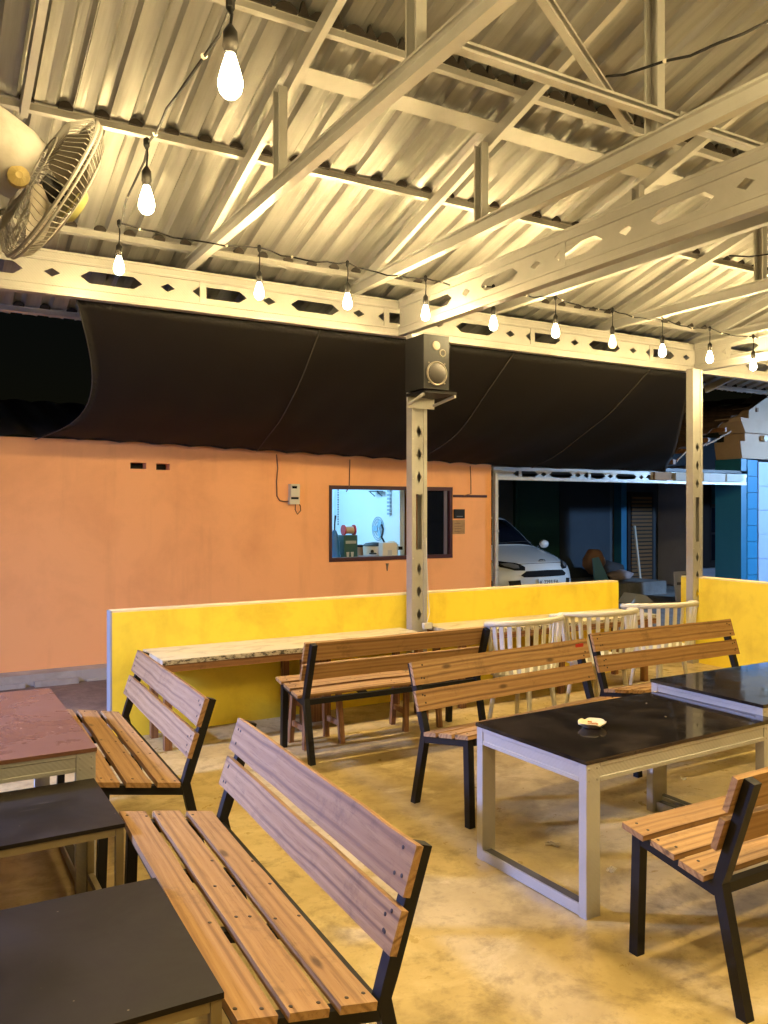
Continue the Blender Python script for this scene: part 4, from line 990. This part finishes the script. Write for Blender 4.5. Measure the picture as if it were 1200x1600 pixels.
# ================================================================== WHITE CHAIRS
def white_chair(label, x, y, rz, seed):
    """barrel chair: sitter looks along +y, curved back at -y"""
    e = empty('white_chair', label, 'chair', (x, y, 0), rz, 'white slatted chairs by the right counter')
    rx, ry = 0.34, 0.20; HT = 0.80
    path = lambda a, k=1.0: Vector((rx*k*math.sin(a), -ry*k*math.cos(a)))
    b_ = MB(); rings = []
    for i in range(25):
        a = lerp(-R(100), R(100), i/24); p = path(a, 1.03); zc = HT - 0.02*(abs(a)/R(100))**3
        n_ = Vector((p.x, p.y)).normalized(); w_, h_ = 0.024, 0.022
        rings.append([Vector((p.x + n_.x*w_*math.cos(q), p.y + n_.y*w_*math.cos(q), zc + h_*math.sin(q))) for q in [2*math.pi*k/10 for k in range(10)]])
    b_.loft(rings); b_.build('top_rail', M['white'], e, smooth=True)
    for i in range(15):
        a = lerp(-R(92), R(92), i/14); p = path(a, 1.02); q = path(a, 0.90); tdir = Vector((math.cos(a)*rx, math.sin(a)*ry, 0)).normalized()
        zc = HT - 0.02*(abs(a)/R(100))**3
        up_ = Vector((p.x, p.y, 0)).normalized()
        MB().bar((q.x, q.y, 0.43), (p.x, p.y, zc - 0.004), 0.032, 0.012, up_).build('slat', M['white'], e)
    sb = MB(); sb.lathe([(0.255, 0.405), (0.27, 0.415), (0.27, 0.43), (0.26, 0.44), (0.05, 0.434)], 28, Matrix.Diagonal((1.04, 0.98, 1, 1)))
    sb.build('seat', M['white'], e, smooth=True)
    for a in (R(35), R(145), R(215), R(325)):
        c_, s_ = math.sin(a), math.cos(a)
        MB().tube([(0.20*c_, 0.19*s_, 0.41), (0.225*c_, 0.215*s_, 0.22), (0.265*c_, 0.25*s_, 0.0)], [0.022, 0.018, 0.015], 8).build('leg', M['white'], e, smooth=True)
    return e
white_chair('left of the three white slatted chairs, next to the counter bench', 3.90, 4.72, R(8), 1)
white_chair('middle one of the three white slatted chairs', 4.70, 4.78, R(-4), 2)
white_chair('right one of the three white slatted chairs, nearest the doorway', 5.55, 4.92, R(-10), 3)

# ================================================================== LOUDSPEAKER
sk = empty('loudspeaker', 'black loudspeaker box mounted on the middle post', 'loudspeaker', (3.64, YW - 0.30, 2.55), R(0))
MB().box(-0.12, 0.12, -0.13, 0.15, 0, 0.43).build('cabinet', M['blackplastic'], sk, bevel=0.006)
gm = mat('speaker_grille', (0.10, 0.085, 0.065), 0.5, 0.4); t = NT(gm); ck = t.n('TexChecker'); ck.inputs['Scale'].default_value = 90
t.l(t.coord(), ck.inputs['Vector']); ck.inputs[1].default_value = (0.06, 0.05, 0.04, 1); ck.inputs[2].default_value = (0.01, 0.01, 0.01, 1); t.col(ck.outputs[0])
wo = MB().lathe([(0.082, 0), (0.082, 0.012), (0.06, 0.022), (0.01, 0.028)], 28, TR(0.0, -0.131, 0.125, 0, R(90))).build('woofer_grille', gm, sk, smooth=True)
rim = mat('grey_ring', (0.20, 0.17, 0.13), 0.4, 0.3)
MB().tube([(0.09*math.cos(a), -0.137, 0.125 + 0.09*math.sin(a)) for a in [2*math.pi*i/32 for i in range(33)]], 0.007, 6).build('woofer_ring', rim, sk)
MB().tube([(0.055 + 0.026*math.cos(a), -0.135, 0.29 + 0.026*math.sin(a)) for a in [2*math.pi*i/24 for i in range(25)]], 0.005, 6).build('port_ring', rim, sk)
MB().lathe([(0.036, 0), (0.034, 0.008), (0.012, 0.014)], 20, TR(-0.005, -0.131, 0.345, 0, R(90))).build('tweeter', rim, sk, smooth=True)
for sx, sz_ in ((-0.075, 0.05), (0.075, 0.05), (-0.075, 0.205), (0.075, 0.205)):
    MB().lathe([(0.006, 0), (0.006, 0.005)], 8, TR(sx, -0.131, sz_, 0, R(90))).build('screw', rim, sk)
bk = empty('speaker_bracket', 'steel shelf bracket under the loudspeaker', 'bracket', (3.69, YW - 0.12, 2.52))
MB().box(-0.15, 0.15, -0.30, -0.004, 0.0, 0.022).build('shelf', M['black'], bk, bevel=0.003)
MB().bar((-0.15, -0.28, -0.01), (-0.12, -0.01, -0.06), 0.02, 0.02).build('strut', M['truss'], bk)
MB().bar((0.15, -0.28, -0.01), (0.12, -0.01, -0.06), 0.02, 0.02).build('strut', M['truss'], bk)
MB().box(-0.13, 0.13, -0.006, -0.001, -0.09, -0.002).build('back_plate', M['truss'], bk)

# ================================================================== WALL FAN at upper left
FC = ray(80, 295, 2.45)
def fan():
    e = empty('industrial_fan', 'dusty cream wall fan with wire cage at upper left', 'fan', tuple(FC))
    d = Vector((1.03, 0.19, -0.52)).normalized()       # axis, blowing right and down
    zq = Vector((0, 0, 1)).rotation_difference(d).to_matrix().to_4x4()
    dust = paint('dusty_cream', (0.46, 0.43, 0.38), 0.65, (0.55, 0.5, 0.42), 0.7, 9)
    wirem = mat('dusty_wire', (0.40, 0.38, 0.34), 0.6, 0.1)
    RC, DP = 0.235, 0.13
    cg = MB()
    nrib = 72
    for k in range(nrib):
        a = 2*math.pi*k/nrib
        pf = [(0.055, DP*0.5), (0.12, DP*0.5 - 0.002), (0.20, DP*0.36), (RC, DP*0.10), (RC, -DP*0.12), (0.19, -DP*0.42), (0.09, -DP*0.5)]
        cg.tube([zq @ Vector((r_*math.cos(a), r_*math.sin(a), z)) for r_, z in pf], 0.0016, 4, cap=False)
    tag(cg.build('cage_wires', wirem, e), kind='stuff')
    for r_, z, t_ in ((RC + 0.002, 0, 0.006), (RC, DP*0.11, 0.004), (0.16, DP*0.45, 0.0028), (0.13, -DP*0.48, 0.0028), (0.085, DP*0.5, 0.003)):
        MB().tube([zq @ Vector((r_*math.cos(a), r_*math.sin(a), z)) for a in [2*math.pi*i/48 for i in range(49)]], t_, 6).build('cage_ring', wirem, e)
    MB().lathe([(0.058, DP*0.5 - 0.006), (0.055, DP*0.5 + 0.02), (0.045, DP*0.5 + 0.03), (0.01, DP*0.5 + 0.032)], 24, zq).build('front_badge', mat('olive_badge', (0.42, 0.40, 0.14), 0.4), e, smooth=True)
    for k in range(3):
        a0 = k*2*math.pi/3; b_ = MB(); rings = []
        for i in range(8):
            r_ = lerp(0.035, 0.20, i/7); wd_ = 0.05 + 0.05*math.sin(math.pi*min(1, i/6)); tw = lerp(0.75, 0.35, i/7)
            rings.append([zq @ (Matrix.Rotation(a0, 4, 'Z') @ Vector((r_, wd_*q*math.cos(tw), wd_*q*math.sin(tw) + th))) for q, th in ((-1, 0), (1, 0), (1, 0.003), (-1, 0.003))])
        b_.loft(rings); b_.build('blade', mat('fan_blade%d' % k, (0.34, 0.30, 0.24), 0.5), e, smooth=True)
    MB().lathe([(0.032, -0.03), (0.036, 0.03), (0.02, 0.045)], 18, zq).build('hub', M['blackplastic'], e)
    MB().lathe([(0.05, -0.066), (0.095, -0.075), (0.105, -0.12), (0.105, -0.25), (0.09, -0.30), (0.03, -0.32)], 26, zq).build('motor_housing', dust, e, smooth=True)
    MB().lathe([(0.02, 0), (0.03, 0.01), (0.03, 0.03), (0.01, 0.04)], 14, TR(-0.10, -0.08, -0.02, 0, R(90))).build('oscillation_knob', mat('yellowed_knob', (0.5, 0.38, 0.14), 0.5), e)
    MB().tube([zq @ Vector((0, 0, -0.2)), Vector((-0.26, 0.02, -0.02)), Vector((-0.34, 0.03, -0.05))], 0.025, 10).build('arm', dust, e)
    MB().box(-0.44, -0.34, -0.06, 0.12, -0.2, 0.9).build('mounting_bar', M['truss'], e, bevel=0.004)
fan()

# ================================================================== STRING LIGHTS
bulb_prof = [(0.013, 0.0), (0.017, -0.014), (0.026, -0.042), (0.033, -0.070), (0.0335, -0.085), (0.029, -0.102), (0.018, -0.115), (0.003, -0.120)]
def make_bulb(label, loc, drop, m, group='bulbs of the string light'):
    e = empty('hanging_bulb', label, 'light bulb', loc, group=group)
    MB().tube([(0, 0, 0.0), (0.004, 0, -drop*0.5), (0, 0, -drop)], 0.004, 6).build('drop_wire', M['cable'], e)
    MB().lathe([(0.006, 0.0), (0.011, -0.008), (0.019, -0.02), (0.021, -0.06), (0.0175, -0.066), (0.0175, -0.078), (0.014, -0.08)], 16, TR(0, 0, -drop + 0.004)).build('socket', M['socket'], e, smooth=True)
    gb = MB().lathe(bulb_prof, 16, TR(0, 0, -drop - 0.074)).build('glass_bulb', m, e, smooth='all')
    ld = bpy.data.lights.new('bulb_light', 'POINT'); ld.energy = BULB*(0.25 if m is M['bulbdim'] else 1); ld.color = WARM; ld.shadow_soft_size = 0.038
    lo = bpy.data.objects.new('bulb_light', ld); COL.objects.link(lo); lo.parent = e; lo.location = (0, 0, -drop - 0.074 - 0.075)
    MB().lathe([(0.004, 0.02), (0.013, 0.012), (0.013, -0.015), (0.005, -0.03)], 8).build('cable_joint', M['cable'], e)
    return e
def ray_y(u, v, Y): return ray(u, v, Y/(math.cos(R(30)) - (u - 600)/FPX*math.sin(R(30))))
# node (cable joint) pixel, bulb centre pixel
nodes = []
for (u, v, d, vb, lb) in ((360, 3, 2.2, 120, 'largest glowing bulb, hanging near the top edge at left'), (229, 222, 3.4, 313, 'second glowing bulb down the string, right of the fan'),
                          (186, 348, 5.1, 415, 'third glowing bulb, hanging before the beam below the fan')):
    nodes.append((ray(u, v, d), d*(vb - v)/FPX, lb))
names = ['fourth', 'fifth', 'sixth', 'seventh', 'eighth', 'ninth', 'tenth', 'eleventh', 'twelfth']
xtra = ['above the left end of the kitchen window', '', 'right beside the top of the middle post', '', '', 'the dimmest one with a visible glass shape', '', 'just left above the right hand post', 'near the right edge']
for k, (u, v, vb) in enumerate(((405, 387, 455), (543, 411, 471), (665, 434, 489), (771, 448, 505), (868, 464, 517), (957, 484, 534), (1035, 498, 548), (1109, 513, 558), (1177, 525, 570))):
    P = ray_y(u, v, YW - 0.72); d = (P.x*math.sin(R(30)) + P.y*math.cos(R(30)))
    nodes.append((P, d*(vb - v)/FPX, '%s glowing bulb along the string%s' % (names[k], (', ' + xtra[k]) if xtra[k] else ' over the yellow wall')))
for k, (P, hang, lb) in enumerate(nodes):
    make_bulb(lb, P, max(0.05, hang - 0.135), M['bulbdim'] if k == 8 else M['bulb'])
# bulbs further along and on other strings, some added, outside the picture
dx = 0.78
last = nodes[-1][0]
over = [last + Vector((dx*i, 0, -0.01*i)) for i in (1, 2, 3)]
p0 = nodes[0][0]
near = [Vector((p0.x - 0.02*i, p0.y - 0.95*i, 3.05 + 0.02*i)) for i in (1, 2)]
second = [Vector((2.62 + 0.02*i, 1.72 - 0.95*i, 3.32)) for i in (0, 1, 2, 3)]
third = [Vector((5.0, 2.6 - 1.2*i, 3.22)) for i in (0, 1, 2, 3)]  # unseen string added to brighten the upper roof
fourth = [Vector((1.75 + 1.15*i, 0.75, 3.12)) for i in range(4)]  # unseen string added for more warm light on purlins and near floor
ordn = ['first', 'second', 'third', 'fourth', 'fifth', 'sixth']
for pts, where in ((over, 'past the right hand post'), (near, 'overhead towards the viewer at left'), (second, 'on the string overhead at right'), (third, 'on the added far right overhead string'), (fourth, 'on the added string crossing above the viewer')):
    for i, P in enumerate(pts): make_bulb('%s glowing bulb %s, outside the picture' % (ordn[i], where), P, 0.14, M['bulb'])
def cable_between(pts, sag, label):
    out = []
    for a, b_ in zip(pts, pts[1:]):
        n_ = 8
        for i in range(n_):
            t = i/n_; out.append(a.lerp(b_, t) + Vector((0.012*math.sin(7*t + a.x), 0, -sag*4*t*(1 - t) + 0.006*math.sin(19*t + a.x*3))))
    out.append(pts[-1]); o = MB().tube(out, 0.0055, 6).build('light_string_cable', M['cable']); tag(o, label, 'cable')
    c = MB()
    for i in range(3, len(out) - 2, 5): c.tube([out[i] - Vector((0.006, 0, 0.003)), out[i] + Vector((0.006, 0, 0.006))], 0.009, 6)
    tag(c.build('cable_ties', M['white'], o), kind='stuff')
cable_between([near[1], near[0]] + [q[0] for q in nodes] + over, 0.03, 'dark cable of the bulb string sagging along the beam')
cable_between([second[0] + Vector((0, 0.9, 0.15))] + second, 0.04, 'dark cable of a second bulb string overhead')
cable_between([fourth[0] - Vector((0.6, 0, -0.1))] + fourth, 0.04, 'dark cable of the added bulb string crossing above the viewer')
cable_between([third[0] + Vector((0, 1.2, 0.15))] + third, 0.04, 'dark cable of an added third bulb string overhead at right')

# ================================================================== COOL LAMPS THE PLACE IMPLIES (street side, yard)
def flood(label, loc, aim, col, es, pole):
    e = empty('flood_lamp', label, 'lamp', loc)
    q = Vector((0, -1, 0)).rotation_difference(Vector(aim).normalized()).to_matrix().to_4x4()
    b_ = MB(); b_.box(-0.15, 0.15, 0, 0.06, -0.1, 0.1, q); b_.build('lamp_case', M['blackplastic'], e)
    b_ = MB(); b_.box(-0.17, 0.17, -0.34, 0.06, 0.102, 0.112, q); b_.box(-0.17, -0.16, -0.30, 0.06, -0.02, 0.101, q); b_.box(0.16, 0.17, -0.30, 0.06, -0.02, 0.101, q); b_.build('added_visor', M['blackplastic'], e)  # hood added out of view to keep the lamp's light off the roof
    b_ = MB(); b_.box(-0.13, 0.13, -0.012, -0.004, -0.085, 0.085, q); b_.build('lamp_face', mat('cool_led', (1, 1, 1), 0.3, emit=col, es=es), e)
    MB().tube([(0, 0.09, -loc[2]), (0, 0.09, 0.1)], 0.03, 8).build('lamp_pole', M['truss'], e)
flood('white flood lamp on a pole left of the seating area', (-1.9, 5.3, 2.2), (1, -0.62, -0.62), (0.30, 0.42, 1.0), 2700, True)
flood('blue white yard lamp on a pole at far right', (14.5, 5.2, 2.8), (-1, 0.8, -0.32), (0.34, 0.60, 1.0), 3400, True)
